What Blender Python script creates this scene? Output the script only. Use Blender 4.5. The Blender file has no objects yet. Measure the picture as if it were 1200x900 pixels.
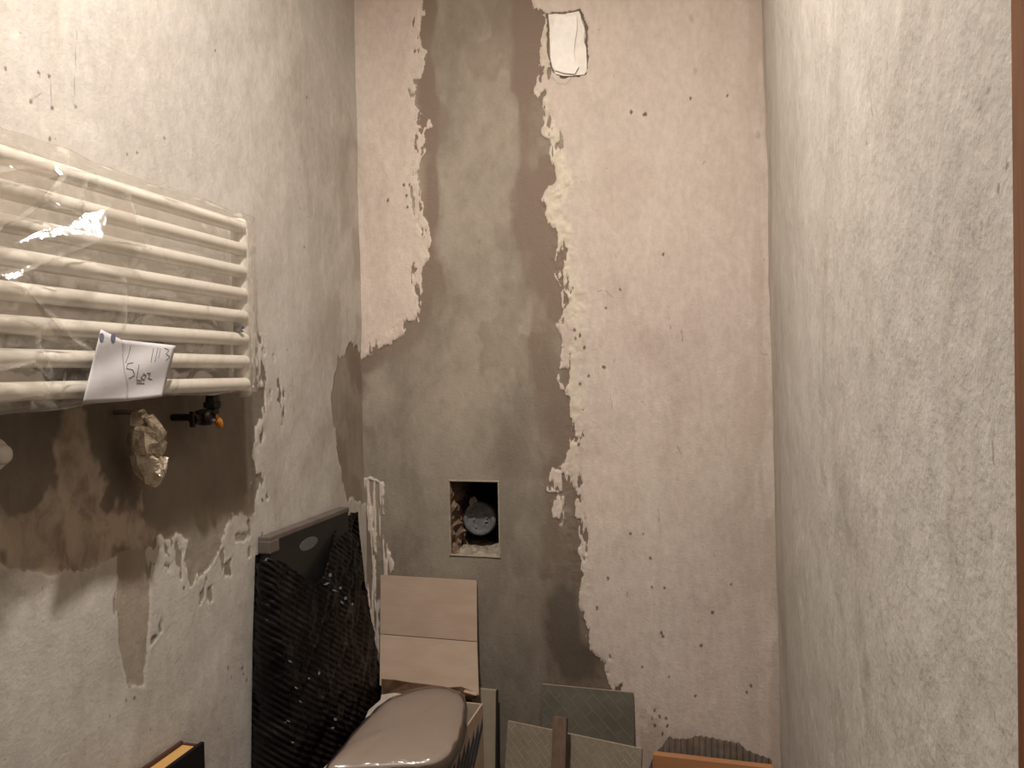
import bpy, bmesh, math, random
import numpy as np
from mathutils import Vector, Matrix

random.seed(7)
sc = bpy.context.scene
C = sc.collection

# ------------------------------------------------------------------ camera
FPX = 860.0                      # focal length in pixels of the 1200x900 frame
YAW, PITCH, ROLL = math.radians(15.25), math.radians(-0.85), math.radians(-1.14)
CAMH = 1.08
EYE = Vector((0, 0, CAMH))
_f = Vector((-math.sin(YAW) * math.cos(PITCH), math.cos(YAW) * math.cos(PITCH), math.sin(PITCH)))
_r = Vector((math.cos(YAW), math.sin(YAW), 0))
_u = _r.cross(_f)
CR = math.cos(ROLL) * _r + math.sin(ROLL) * _u
CU = -math.sin(ROLL) * _r + math.cos(ROLL) * _u
CF = _f
cam_d = bpy.data.cameras.new('camera')
cam = bpy.data.objects.new('camera', cam_d)
C.objects.link(cam)
cam_d.sensor_fit = 'HORIZONTAL'
cam_d.sensor_width = 36.0
cam_d.lens = FPX / 1200.0 * 36.0
cam_d.clip_start = 0.01
M3 = Matrix((CR, CU, -CF)).transposed()
cam.matrix_world = Matrix.Translation(EYE) @ M3.to_4x4()
sc.camera = cam

# ------------------------------------------------------------------ world, lamps, exposure
w = bpy.data.worlds.new('hallway_air')
sc.world = w
w.use_nodes = True
bg = w.node_tree.nodes['Background']
bg.inputs['Color'].default_value = (0.95, 0.97, 1.0, 1)
bg.inputs['Strength'].default_value = 0.015

LAMP = Vector((-0.325, 0.60, 2.30))          # flush round lamp under the ceiling, shining down
ld = bpy.data.lights.new('ceiling_lamp', 'AREA')
ld.shape = 'DISK'
ld.size = 0.055
ld.energy = 28.5
ld.spread = math.radians(165)
ld.color = (1.0, 0.945, 0.885)
lo = bpy.data.objects.new('ceiling_lamp', ld)
lo.location = LAMP
C.objects.link(lo)

vs = sc.view_settings
vs.view_transform = 'Standard'
vs.look = 'None'
vs.gamma = 1.0
vs.use_curve_mapping = False
vs.exposure = 0.0

# ------------------------------------------------------------------ room dimensions
XL, XR, YB, YF, ZC = -0.868, 0.127, 1.72, 0.3645, 2.33


def ray(p):
    return CF + CR * ((p[0] - 600.0) / FPX) - CU * ((p[1] - 450.0) / FPX)


def at(p, ax, v):
    """point on the plane coordinate[ax] = v behind a photo position"""
    r = ray(p)
    return EYE + r * ((v - EYE[ax]) / r[ax])


# ------------------------------------------------------------------ helpers: meshes
def mesh_obj(name, verts, faces, mat=None, parent=None, smooth=False):
    me = bpy.data.meshes.new(name)
    me.from_pydata([tuple(v) for v in verts], [], faces)
    me.update()
    o = bpy.data.objects.new(name, me)
    C.objects.link(o)
    if mat:
        me.materials.append(mat)
    if parent:
        o.parent = parent
    if smooth:
        me.polygons.foreach_set('use_smooth', [True] * len(me.polygons))
    return o


def bm_obj(name, bm, mat=None, parent=None, smooth=False):
    bmesh.ops.recalc_face_normals(bm, faces=bm.faces)
    me = bpy.data.meshes.new(name)
    bm.to_mesh(me)
    bm.free()
    o = bpy.data.objects.new(name, me)
    C.objects.link(o)
    if mat:
        me.materials.append(mat)
    if parent:
        o.parent = parent
    if smooth:
        me.polygons.foreach_set('use_smooth', [True] * len(me.polygons))
    return o


def thing(name, label, cat, loc=(0, 0, 0), group=None):
    o = bpy.data.objects.new(name, None)
    C.objects.link(o)
    o.empty_display_size = 0.05
    tag(o, label, cat, group)
    BASE[o.name] = Vector(loc)
    return o


BASE = {}


def tag(o, label, cat, group=None):
    o['label'] = label
    o['category'] = cat
    if group:
        o['group'] = group
    return o


def struct(o, label=None):
    o['kind'] = 'structure'
    if label:
        o['label'] = label
    return o


def add_box(bm, lo_, hi_, bevel=0.0):
    vs_ = [bm.verts.new((x, y, z)) for x in (lo_[0], hi_[0]) for y in (lo_[1], hi_[1]) for z in (lo_[2], hi_[2])]
    idx = [(0, 1, 3, 2), (4, 6, 7, 5), (0, 4, 5, 1), (2, 3, 7, 6), (0, 2, 6, 4), (1, 5, 7, 3)]
    fs = [bm.faces.new([vs_[i] for i in f]) for f in idx]
    if bevel > 0:
        bmesh.ops.recalc_face_normals(bm, faces=fs)
        es = list({e for f in fs for e in f.edges})
        bmesh.ops.bevel(bm, geom=es, offset=bevel, segments=2, affect='EDGES', profile=0.6)


def box_obj(name, lo_, hi_, mat, parent=None, bevel=0.0):
    bm = bmesh.new()
    add_box(bm, lo_, hi_, bevel)
    return bm_obj(name, bm, mat, parent)


def slab(bm, q, t, cuts=0):
    """a plate from four corners (TL, TR, BR, BL) with thickness t behind its front"""
    q = [Vector(p) for p in q]
    n = (q[1] - q[0]).cross(q[3] - q[0]).normalized()
    a = [bm.verts.new(p) for p in q]
    b = [bm.verts.new(p + n * t) for p in q]
    bm.faces.new(a)
    bm.faces.new(b[::-1])
    for i in range(4):
        j = (i + 1) % 4
        bm.faces.new((a[i], b[i], b[j], a[j]))


def tube_between(bm, p, q, r, seg=16, caps=True, r2=None):
    p, q = Vector(p), Vector(q)
    d = (q - p).normalized()
    a = d.orthogonal().normalized()
    b = d.cross(a)
    r2 = r if r2 is None else r2
    rings = []
    for c, rr in ((p, r), (q, r2)):
        rings.append([bm.verts.new(c + (a * math.cos(2 * math.pi * i / seg) + b * math.sin(2 * math.pi * i / seg)) * rr)
                      for i in range(seg)])
    for i in range(seg):
        j = (i + 1) % seg
        bm.faces.new((rings[0][i], rings[0][j], rings[1][j], rings[1][i]))
    if caps:
        bm.faces.new(rings[0][::-1])
        bm.faces.new(rings[1])


def lathe(bm, p, d, prof, seg=24):
    """surface of revolution around axis d through p; prof = [(along, radius)]"""
    p, d = Vector(p), Vector(d).normalized()
    a = d.orthogonal().normalized()
    b = d.cross(a)
    rings = []
    for h, r in prof:
        if r < 1e-6:
            rings.append([bm.verts.new(p + d * h)])
        else:
            rings.append([bm.verts.new(p + d * h + (a * math.cos(2 * math.pi * i / seg) + b * math.sin(2 * math.pi * i / seg)) * r)
                          for i in range(seg)])
    for k in range(len(rings) - 1):
        A, B = rings[k], rings[k + 1]
        for i in range(seg):
            j = (i + 1) % seg
            if len(A) == 1 and len(B) == 1:
                continue
            if len(A) == 1:
                bm.faces.new((A[0], B[i], B[j]))
            elif len(B) == 1:
                bm.faces.new((A[i], A[j], B[0]))
            else:
                bm.faces.new((A[i], A[j], B[j], B[i]))


# ------------------------------------------------------------------ helpers: noise and distance fields
def vnoise(x, y, seed=0):
    xi, yi = np.floor(x).astype(np.int64), np.floor(y).astype(np.int64)
    fx, fy = x - xi, y - yi
    fx = fx * fx * fx * (fx * (fx * 6 - 15) + 10)
    fy = fy * fy * fy * (fy * (fy * 6 - 15) + 10)

    def h(a, b):
        n = (a * 374761393 + b * 668265263 + seed * 974711) & 0xFFFFFFFF
        n = ((n ^ (n >> 13)) * 1274126177) & 0xFFFFFFFF
        n = n ^ (n >> 16)
        return (n & 0xFFFF) / 65535.0
    v00, v10, v01, v11 = h(xi, yi), h(xi + 1, yi), h(xi, yi + 1), h(xi + 1, yi + 1)
    return (v00 * (1 - fx) + v10 * fx) * (1 - fy) + (v01 * (1 - fx) + v11 * fx) * fy - 0.5


def fbm(x, y, sx, sy=None, oct_=4, seed=0, gain=0.55):
    sy = sx if sy is None else sy
    t = np.zeros_like(x)
    a = 1.0
    for k in range(oct_):
        t += a * vnoise(x * sx + 13.7 * k, y * sy - 7.1 * k, seed + k)
        a *= gain
        sx *= 2.03
        sy *= 2.03
    return t


def segdist(u, v, a, b):
    dx, dy = b[0] - a[0], b[1] - a[1]
    L2 = dx * dx + dy * dy + 1e-12
    t = np.clip(((u - a[0]) * dx + (v - a[1]) * dy) / L2, 0, 1)
    return np.hypot(u - a[0] - t * dx, v - a[1] - t * dy)


def sdpoly(u, v, poly):
    """signed distance, positive inside"""
    d = np.full(u.shape, 1e9)
    ins = np.zeros(u.shape, bool)
    n = len(poly)
    for i in range(n):
        a, b = poly[i], poly[(i + 1) % n]
        d = np.minimum(d, segdist(u, v, a, b))
        c = ((a[1] > v) != (b[1] > v))
        with np.errstate(divide='ignore', invalid='ignore'):
            xx = (b[0] - a[0]) * (v - a[1]) / (b[1] - a[1] + 1e-15) + a[0]
        ins ^= c & (u < xx)
    return np.where(ins, d, -d)


def polydist(u, v, line):
    d = np.full(u.shape, 1e9)
    for i in range(len(line) - 1):
        d = np.minimum(d, segdist(u, v, line[i], line[i + 1]))
    return d


def sstep(a, b, x):
    t = np.clip((x - a) / (b - a), 0, 1)
    return t * t * (3 - 2 * t)


# ------------------------------------------------------------------ helpers: materials
class NT:
    def __init__(s, name):
        s.m = bpy.data.materials.new(name)
        s.m.use_nodes = True
        s.t = s.m.node_tree
        s.t.nodes.clear()
        s.out = s.t.nodes.new('ShaderNodeOutputMaterial')
        s.b = s.t.nodes.new('ShaderNodeBsdfPrincipled')
        s.t.links.new(s.b.outputs[0], s.out.inputs[0])
        s.tc = None

    def n(s, k):
        return s.t.nodes.new(k)

    def l(s, a, b):
        s.t.links.new(a, b)

    def put(s, sock, v):
        if hasattr(v, 'is_linked'):
            s.l(v, sock)
        else:
            if isinstance(v, tuple) and len(v) == 3 and sock.type == 'RGBA':
                v = (*v, 1)
            sock.default_value = v

    def coord(s, stretch=(1, 1, 1), rot=(0, 0, 0)):
        if s.tc is None:
            s.tc = s.n('ShaderNodeTexCoord')
        if stretch == (1, 1, 1) and rot == (0, 0, 0):
            return s.tc.outputs['Object']
        m = s.n('ShaderNodeMapping')
        m.inputs['Scale'].default_value = stretch
        m.inputs['Rotation'].default_value = rot
        s.l(s.tc.outputs['Object'], m.inputs['Vector'])
        return m.outputs[0]

    def noise(s, scale, detail=4, stretch=(1, 1, 1), rough=0.55, dist=0.0, rot=(0, 0, 0)):
        t = s.n('ShaderNodeTexNoise')
        t.inputs['Scale'].default_value = scale
        t.inputs['Detail'].default_value = detail
        t.inputs['Roughness'].default_value = rough
        t.inputs['Distortion'].default_value = dist
        s.l(s.coord(stretch, rot), t.inputs['Vector'])
        return t.outputs['Fac']

    def ramp(s, v, a, b, lo_=0.0, hi_=1.0, smooth=True):
        m = s.n('ShaderNodeMapRange')
        m.interpolation_type = 'SMOOTHSTEP' if smooth else 'LINEAR'
        m.inputs['From Min'].default_value = a
        m.inputs['From Max'].default_value = b
        m.inputs['To Min'].default_value = lo_
        m.inputs['To Max'].default_value = hi_
        s.l(v, m.inputs['Value'])
        return m.outputs['Result']

    def math(s, op, a, b=0.0, c=None):
        m = s.n('ShaderNodeMath')
        m.operation = op
        s.put(m.inputs[0], a)
        s.put(m.inputs[1], b)
        if c is not None:
            s.put(m.inputs[2], c)
        return m.outputs[0]

    def mix(s, f, a, b, mode='MIX'):
        m = s.n('ShaderNodeMix')
        m.data_type = 'RGBA'
        m.blend_type = mode
        s.put(m.inputs[0], f)
        s.put(m.inputs[6], a)
        s.put(m.inputs[7], b)
        return m.outputs[2]

    def attr(s, name):
        a = s.n('ShaderNodeAttribute')
        a.attribute_name = name
        return a.outputs['Fac']

    def bump(s, h, strength, dist, prev=None):
        b = s.n('ShaderNodeBump')
        b.inputs['Strength'].default_value = strength
        b.inputs['Distance'].default_value = dist
        s.l(h, b.inputs['Height'])
        if prev is not None:
            s.l(prev, b.inputs['Normal'])
        return b.outputs[0]

    def set(s, **k):
        names = {'col': 'Base Color', 'rough': 'Roughness', 'metal': 'Metallic', 'normal': 'Normal',
                 'spec': 'Specular IOR Level', 'alpha': 'Alpha', 'trans': 'Transmission Weight', 'coat': 'Coat Weight',
                 'emit': 'Emission Color', 'estr': 'Emission Strength', 'ior': 'IOR'}
        for a, v in k.items():
            s.put(s.b.inputs[names[a]], v)
        return s.m


def simple(name, col, rough=0.6, var=0.15, scale=30, bump=0.0, metal=0.0, spec=0.5, stretch=(1, 1, 1)):
    t = NT(name)
    n = t.noise(scale, 5, stretch)
    c = t.mix(t.ramp(n, 0.3, 0.7), tuple(x * (1 - var) for x in col), tuple(min(1, x * (1 + var)) for x in col))
    k = dict(col=c, rough=rough, metal=metal, spec=spec)
    if bump:
        k['normal'] = t.bump(n, 1.0, bump)
    return t.set(**k)


def plaster(name, A, B, Cc, cem=True, grain=0.0008, trowel=0.0016, sz=0.28):
    """old lime plaster; where the mesh stores sd > 0 the plaster is off and the cement shows"""
    t = NT(name)
    st = (1, 1, sz)
    n1 = t.noise(2.6, 5)
    n2 = t.noise(9, 6, st, 0.6, 0.4)
    n3 = t.noise(70, 5, (1, 1, 0.6), 0.65)
    n4 = t.noise(5.5, 6, (1, 1, 0.5), 0.6, 0.8)
    c = t.mix(t.ramp(n1, 0.38, 0.62), A, B)
    c = t.mix(t.ramp(n2, 0.45, 0.75, 0, 0.75), c, Cc)
    n5 = t.noise(24, 4, (1, 1, 0.10), 0.6, 0.3)
    c = t.mix(t.ramp(n5, 0.54, 0.74, 0, 0.32), c, tuple(x * y for x, y in zip(B, (0.82, 0.76, 0.70))))
    c = t.mix(t.ramp(n4, 0.50, 0.72, 0, 0.60), c, tuple(x * y for x, y in zip(B, (0.80, 0.78, 0.75))))
    c = t.mix(1.0, c, t.ramp(n3, 0.25, 0.75, 0.84, 1.08, False), 'MULTIPLY')
    # small dirt flecks, thinned out by a second noise
    fl = t.noise(85, 3, (1, 1, 0.55), 0.5)
    area = t.noise(4.2, 3)
    fm = t.math('MULTIPLY', t.ramp(fl, 0.70, 0.755), t.ramp(area, 0.47, 0.62))
    c = t.mix(t.math('MULTIPLY', fm, 0.6), c, (0.16, 0.11, 0.075))
    h = t.math('ADD', t.math('MULTIPLY', n3, 0.5), t.noise(160, 4))
    rough = 0.86
    if cem:
        spk = t.attr('spk')
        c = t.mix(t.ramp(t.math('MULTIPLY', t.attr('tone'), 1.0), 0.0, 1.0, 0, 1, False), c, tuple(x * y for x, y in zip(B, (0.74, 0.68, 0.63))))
        ye = t.ramp(t.math('ADD', t.attr('yel'), t.math('MULTIPLY', t.math('SUBTRACT', t.noise(45, 5), 0.5), 0.9)), 0.40, 0.80)
        yc = t.mix(t.ramp(t.noise(38, 4), 0.35, 0.65), (0.54, 0.46, 0.355), (0.64, 0.565, 0.455))
        c = t.mix(ye, c, yc)
        c = t.mix(t.ramp(spk, 0.15, 0.75, 0, 0.85), c, (0.085, 0.06, 0.045))
        sd = t.attr('sd')
        e1 = t.math('MULTIPLY', t.math('SUBTRACT', t.noise(130, 4, (1, 1, 0.45), 0.6), 0.5), 0.014)
        e2 = t.math('MULTIPLY', t.math('SUBTRACT', t.noise(30, 4, (1, 1, 0.4), 0.6), 0.5), 0.012)
        f = t.ramp(t.math('ADD', sd, t.math('ADD', e1, e2)), -0.0007, 0.0007)
        k1 = t.noise(5, 6, (1, 1, 0.7), 0.6, 0.6)
        k2 = t.noise(22, 5, (1, 1, 0.5), 0.6)
        k = t.mix(t.ramp(k1, 0.38, 0.64), (0.252, 0.213, 0.166), (0.345, 0.294, 0.232))
        k = t.mix(t.ramp(k2, 0.45, 0.7, 0, 0.45), k, (0.375, 0.312, 0.248))
        k = t.mix(1.0, k, t.ramp(n3, 0.25, 0.75, 0.90, 1.07, False), 'MULTIPLY')
        dk = t.attr('dark')
        dn = t.math('ADD', dk, t.math('MULTIPLY', t.math('SUBTRACT', t.noise(26, 5, (1, 1, 0.4)), 0.5), t.math('MULTIPLY', dk, 1.1)))
        k = t.mix(t.ramp(dn, 0.1, 0.9), k, (0.215, 0.162, 0.123))
        k = t.mix(t.ramp(t.attr('wet_shade'), 0.0, 1.0, 0, 0.9, False), k, (0.075, 0.058, 0.042))  # damp on the back wall, painted radiator shade on the left one
        sl = t.math('MULTIPLY', t.attr('slur'), t.ramp(t.noise(24, 6, (1, 1, 0.6), 0.65, 0.5), 0.36, 0.60, 0.15, 1.0))
        k = t.mix(sl, k, (0.43, 0.35, 0.27))
        c = t.mix(f, c, k)
        rough = 0.84
    nb = t.bump(h, 1.0, grain)
    nb = t.bump(n2, 1.0, trowel, nb)
    return t.set(col=c, rough=rough, spec=0.25, normal=nb)


# ------------------------------------------------------------------ walls
PB = lambda pts: [(at(p, 1, YB).x, at(p, 1, YB).z) for p in pts]
PL = lambda pts: [(at(p, 0, XL).y, at(p, 0, XL).z) for p in pts]
PRt = lambda pts: [(at(p, 0, XR).y, at(p, 0, XR).z) for p in pts]


def axis(stops, step):
    out = []
    for (a, b, k) in stops:
        n = max(1, int(round((b - a) / (step * k))))
        out += list(np.linspace(a, b, n + 1))[:-1]
    out.append(stops[-1][1])
    return np.array(out)


def grid_wall(name, us, vs_, fn, pos, mat, hole=None):
    U, V = np.meshgrid(us, vs_, indexing='ij')
    u, v = U.ravel(), V.ravel()
    rel, attrs = fn(u, v)
    co = pos(u, v, rel)
    nu, nv = len(us), len(vs_)
    I = np.arange(nu * nv).reshape(nu, nv)
    q = np.stack([I[:-1, :-1], I[1:, :-1], I[1:, 1:], I[:-1, 1:]], -1).reshape(-1, 4)
    if hole:
        uc = (U[:-1, :-1] + U[1:, 1:]).ravel() / 2
        vc = (V[:-1, :-1] + V[1:, 1:]).ravel() / 2
        keep = ~((uc > hole[0]) & (uc < hole[1]) & (vc > hole[2]) & (vc < hole[3]))
        q = q[keep]
    me = bpy.data.meshes.new(name)
    me.vertices.add(len(co))
    me.vertices.foreach_set('co', co.astype(np.float32).ravel())
    me.loops.add(q.size)
    me.loops.foreach_set('vertex_index', q.astype(np.int32).ravel())
    me.polygons.add(len(q))
    me.polygons.foreach_set('loop_start', (np.arange(len(q)) * 4).astype(np.int32))
    me.update(calc_edges=True)
    me.polygons.foreach_set('use_smooth', [True] * len(q))
    for k, a in attrs.items():
        at_ = me.attributes.new(k, 'FLOAT', 'POINT')
        at_.data.foreach_set('value', a.astype(np.float32))
    me.materials.append(mat)
    o = bpy.data.objects.new(name, me)
    C.objects.link(o)
    return struct(o)


# ---- back wall: pale plaster with a chased-out cement stripe
CEM_L = [(494, -40), (494, 0), (496, 17), (494, 40), (503, 62), (495, 87), (487, 110), (486, 123), (497, 137), (505, 147),
         (498, 160), (495, 187), (493, 213), (492, 233), (498, 253), (507, 267), (505, 293), (503, 310), (493, 317),
         (494, 340), (492, 360), (490, 377), (479, 379), (470, 393), (453, 403), (440, 412), (425, 422), (380, 425)]
CEM_R = [(620, -40), (620, 0), (627, 10), (637, 13), (637, 27), (632, 60), (633, 87), (630, 107), (635, 127), (637, 157),
         (647, 163), (648, 187), (653, 213), (642, 217), (635, 233), (645, 260), (657, 273), (653, 300), (647, 313),
         (660, 340), (662, 367), (657, 380), (656, 420), (655, 447), (667, 467), (673, 493), (665, 527), (653, 547),
         (642, 556), (642, 574), (658, 576), (671, 563), (672, 603), (677, 633), (680, 660), (678, 707), (683, 733),
         (693, 760), (713, 787), (718, 807), (714, 830), (700, 900)]
cem_poly = PB(CEM_L + [(380, 560), (426, 560), (447, 566), (448, 593), (452, 627), (457, 667), (450, 720), (450, 900)] + CEM_R[::-1])
light_isle = PB([(645, 588), (662, 578), (664, 604), (655, 616), (648, 606)])
yel_line = PB([(634, 112), (643, 150), (652, 185), (665, 215), (645, 240), (662, 272), (658, 300), (662, 320), (675, 345), (674, 370)])
yel_line2 = PB([(629, 0), (640, 40), (638, 90)])
yel_line3 = PB([(680, 380), (672, 420), (672, 450), (676, 500), (660, 590), (683, 690)])
yel_line4 = PB([(491, 5), (490, 60), (497, 70)])
yel_line5 = PB([(494, 145), (490, 190), (484, 240), (496, 280), (500, 310)])
yel_line6 = PB([(470, 370), (455, 395), (430, 415)])
yel_line7 = PB([(436, 580), (434, 610), (440, 640), (448, 660)])
stripe = PB([(511, -40), (513, 120), (512, 240), (514, 330), (505, 395), (470, 420), (425, 440), (400, 520), (440, 640), (460, 900),
             (640, 900), (636, 720), (640, 600), (638, 520), (625, 420), (612, 330), (606, 230), (606, 0), (606, -40)])
old_round = PB([(727 + 36 * math.cos(a) * 1.0, 218 + 44 * math.sin(a)) for a in np.linspace(0, 2 * math.pi, 24)[:-1]])
low_dirt = PB([(745, 850), (752, 838), (766, 834), (776, 842), (782, 862), (768, 900), (740, 900)])
wet_b = PB([(640, 700), (660, 690), (676, 705), (682, 735), (700, 775), (712, 800), (650, 805), (640, 760)])
Z2 = lambda ox, oy, k, *p: [(ox + x / k, oy + y / k) for x, y in p]
SCR = [Z2(650, 450, 2, (205, 40), (235, 75)), Z2(650, 450, 2, (280, 130), (297, 165)), Z2(650, 450, 2, (401, 120), (402, 160)),
       Z2(650, 450, 2, (360, 150), (372, 165)), Z2(650, 450, 2, (355, 360), (378, 410)), Z2(650, 450, 2, (152, 395), (166, 430)),
       Z2(650, 450, 2, (242, 290), (248, 345)), Z2(650, 0, 2, (138, 588), (146, 607)), Z2(650, 0, 2, (100, 684), (118, 680)),
       Z2(650, 0, 2, (118, 680), (140, 702)), Z2(650, 0, 2, (338, 400), (352, 378)), Z2(650, 0, 2, (268, 745), (275, 790)),
       Z2(650, 0, 2, (296, 760), (300, 800)), Z2(650, 0, 2, (475, 310), (480, 322)), Z2(650, 0, 2, (512, 625), (515, 655)),
       Z2(650, 0, 2, (490, 605), (494, 618)), Z2(650, 0, 2, (480, 828), (505, 832)), Z2(650, 0, 2, (137, 848), (146, 840)),
       Z2(650, 450, 2, (60, 325), (75, 360)), Z2(650, 450, 2, (130, 20), (136, 60)), Z2(650, 450, 2, (168, 470), (172, 500)),
       Z2(370, 0, 3, (430, 590), (434, 640)), Z2(370, 0, 3, (325, 495), (360, 492)), Z2(370, 280, 3, (1050, 40), (1058, 65))]
DOT = Z2(650, 450, 2, (125, 455), (228, 475), (257, 478), (250, 583), (254, 590), (343, 612), (205, 663), (268, 685), (370, 535),
         (413, 470), (100, 525), (178, 350), (207, 352), (225, 408), (460, 705), (330, 730), (450, 720)) + \
      Z2(650, 0, 2, (155, 680), (115, 860), (318, 232), (180, 265), (210, 270), (405, 225), (255, 597), (120, 722)) + \
      Z2(370, 280, 3, (893, 455), (910, 320), (930, 340), (960, 480), (1018, 452), (940, 690), (925, 720), (880, 460), (915, 350),
         (945, 380), (930, 510)) + Z2(370, 0, 3, (320, 690), (330, 650), (345, 700), (310, 650), (325, 730), (350, 180), (1110, 395),
                                      (1160, 402), (255, 705)) + Z2(560, 760, 3.33, (690, 240), (710, 265), (735, 270), (690, 300), (740, 300), (720, 330), (680, 270))
BLOB = Z2(650, 0, 2, (330, 168), (478, 318), (320, 45))
plug_line = PB(Z2(580, 0, 6, (340, 95), (365, 100), (380, 200), (375, 300), (385, 400), (410, 500), (480, 545), (560, 535), (640, 520), (650, 420),
                  (640, 300), (645, 200), (620, 130), (595, 75), (470, 95), (365, 105)))
plug_lip = PB(Z2(580, 0, 6, (400, 540), (440, 590), (500, 595), (540, 555)))

NICHE = (at((527, 564), 1, YB).x, at((585, 652), 1, YB).x, at((585, 652), 1, YB).z, at((527, 564), 1, YB).z)


def back_fn(u, v):
    sd0 = sdpoly(u, v, cem_poly)
    sd0 = np.minimum(sd0, -sdpoly(u, v, light_isle))
    nz = fbm(u, v, 38, 20, 4, 3) * 0.016
    calm = np.where(sd0 > 0, sstep(0.05, 0.02, sd0), 1.0)
    sd = sd0 + nz * calm
    # scattered flakes where the plaster near the break is chipped through
    edge = np.exp(-np.clip(-sd0, 0, 1) / 0.020) * (sd0 < 0)
    fl = fbm(u, v, 75, 28, 3, 21)
    sd = np.where((sd0 < 0), np.maximum(sd, (fl - 0.36 + 0.20 * edge) * 0.02 * (edge > 0.25) - 0.02 * (edge <= 0.25)), sd)
    st = sdpoly(u, v, stripe) + fbm(u, v, 22, 6, 4, 11) * 0.022
    dark = sstep(0.022, -0.020, st) * (0.80 + fbm(u, v, 14, 6, 3, 12) * 0.9)
    dark += sstep(0.10, 0.35, fbm(u, v, 9, 7, 4, 17)) * 0.45
    dark = np.clip(dark, 0, 1)
    wet_shade = sstep(-0.012, 0.02, sdpoly(u, v, wet_b) + fbm(u, v, 30, 20, 3, 5) * 0.03) * 0.42
    # rising damp: the lower, younger render is darker
    damp = sstep(1.30, 0.25, v + fbm(u, v, 7, 6, 4, 19) * 0.30)
    wet_shade = np.clip(wet_shade + 0.50 * damp, 0, 1)
    x435, x455 = at((424, 620), 1, YB).x, at((452, 620), 1, YB).x
    # streaky remains of plaster beside the left corner
    band = sstep(x435 - 0.01, x435 + 0.004, u) * sstep(x455 + 0.03, x455 - 0.01, u) * sstep(at((440, 520), 1, YB).z, at((440, 556), 1, YB).z, v)
    stx = fbm(u, v, 120, 7, 3, 31)
    sd = np.where(band > 0.5, np.where(sd0 < 0, (stx + 0.13) * 0.03, sd), sd)
    yel = np.zeros_like(u)
    for ln, wd, am in ((yel_line, 0.030, 0.95), (yel_line2, 0.010, 0.75), (yel_line3, 0.026, 0.66), (yel_line4, 0.008, 0.7),
                       (yel_line5, 0.014, 0.66), (yel_line6, 0.012, 0.6), (yel_line7, 0.012, 0.7)):
        yel = np.maximum(yel, am * np.exp(-(polydist(u, v, ln) / wd) ** 2))
    spk = np.zeros_like(u)
    for s_ in SCR:
        spk = np.maximum(spk, (0.42 + fbm(u, v, 120, 90, 2, 8) * 0.5) * np.exp(-(polydist(u, v, PB(s_)) / 0.0018) ** 2))
    jit = fbm(u, v, 300, 220, 2, 9) * 0.003
    for p in PB(DOT):
        spk = np.maximum(spk, 0.95 * np.exp(-((np.hypot((u - p[0]), (v - p[1]) * 0.7) + jit) / 0.0034) ** 2))
    for p in PB(BLOB):
        spk = np.maximum(spk, 0.4 * np.exp(-((np.hypot((u - p[0]), (v - p[1]) * 0.55) + jit) / 0.009) ** 2))
    crack = np.exp(-((polydist(u, v, plug_line) + fbm(u, v, 120, 120, 3, 4) * 0.004) / 0.0028) ** 2)
    lip = np.exp(-(polydist(u, v, plug_lip) / 0.0026) ** 2)
    spk = np.maximum(spk, np.maximum(crack * 1.2, lip * 0.42))
    tone = sstep(-0.008, 0.006, sdpoly(u, v, old_round) + fbm(u, v, 30, 30, 3, 43) * 0.02) * 0.20
    tone += sstep(-0.02, 0.02, sdpoly(u, v, low_dirt) + fbm(u, v, 60, 50, 3, 44) * 0.05) * 0.75
    # darker vertical streaks towards the right corner
    tone += sstep(0.10, 0.0, XR - u) * sstep(0.0, 0.3, fbm(u, v, 40, 6, 3, 71)) * 0.5
    rel = sstep(0.002, -0.003, sd) * 0.0028
    rel += yel * (0.0008 + fbm(u, v, 90, 70, 4, 61) * 0.0032)
    rel += fbm(u, v, 5, 4, 3, 77) * 0.004 + fbm(u, v, 30, 16, 3, 78) * 0.0008
    rel -= crack * 0.004
    inner = sstep(0.05, 0.0, np.minimum(np.minimum(u - XL, XR - u), 1))
    return rel, dict(slur=u * 0, sd=sd, dark=dark, wet_shade=wet_shade, yel=yel, spk=np.clip(spk, 0, 1), tone=np.clip(tone, 0, 1))


m_back = plaster('back_wall_plaster', (0.62, 0.515, 0.44), (0.57, 0.478, 0.41), (0.62, 0.548, 0.468), grain=0.0011)
us = axis([(XL - 0.012, NICHE[0], 1), (NICHE[0], NICHE[1], 1), (NICHE[1], XR + 0.03, 1)], 0.0026)
zs = axis([(0, 0.15, 8), (0.15, NICHE[2], 1), (NICHE[2], NICHE[3], 1), (NICHE[3], 2.06, 1), (2.06, ZC, 12)], 0.0026)
wall_back = grid_wall('wall_back', us, zs, back_fn, lambda u, v, r: np.stack([u, YB - r, v], -1), m_back, NICHE)
wall_back['label'] = 'pale flaking plaster back wall with a grey cement stripe down it'

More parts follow.
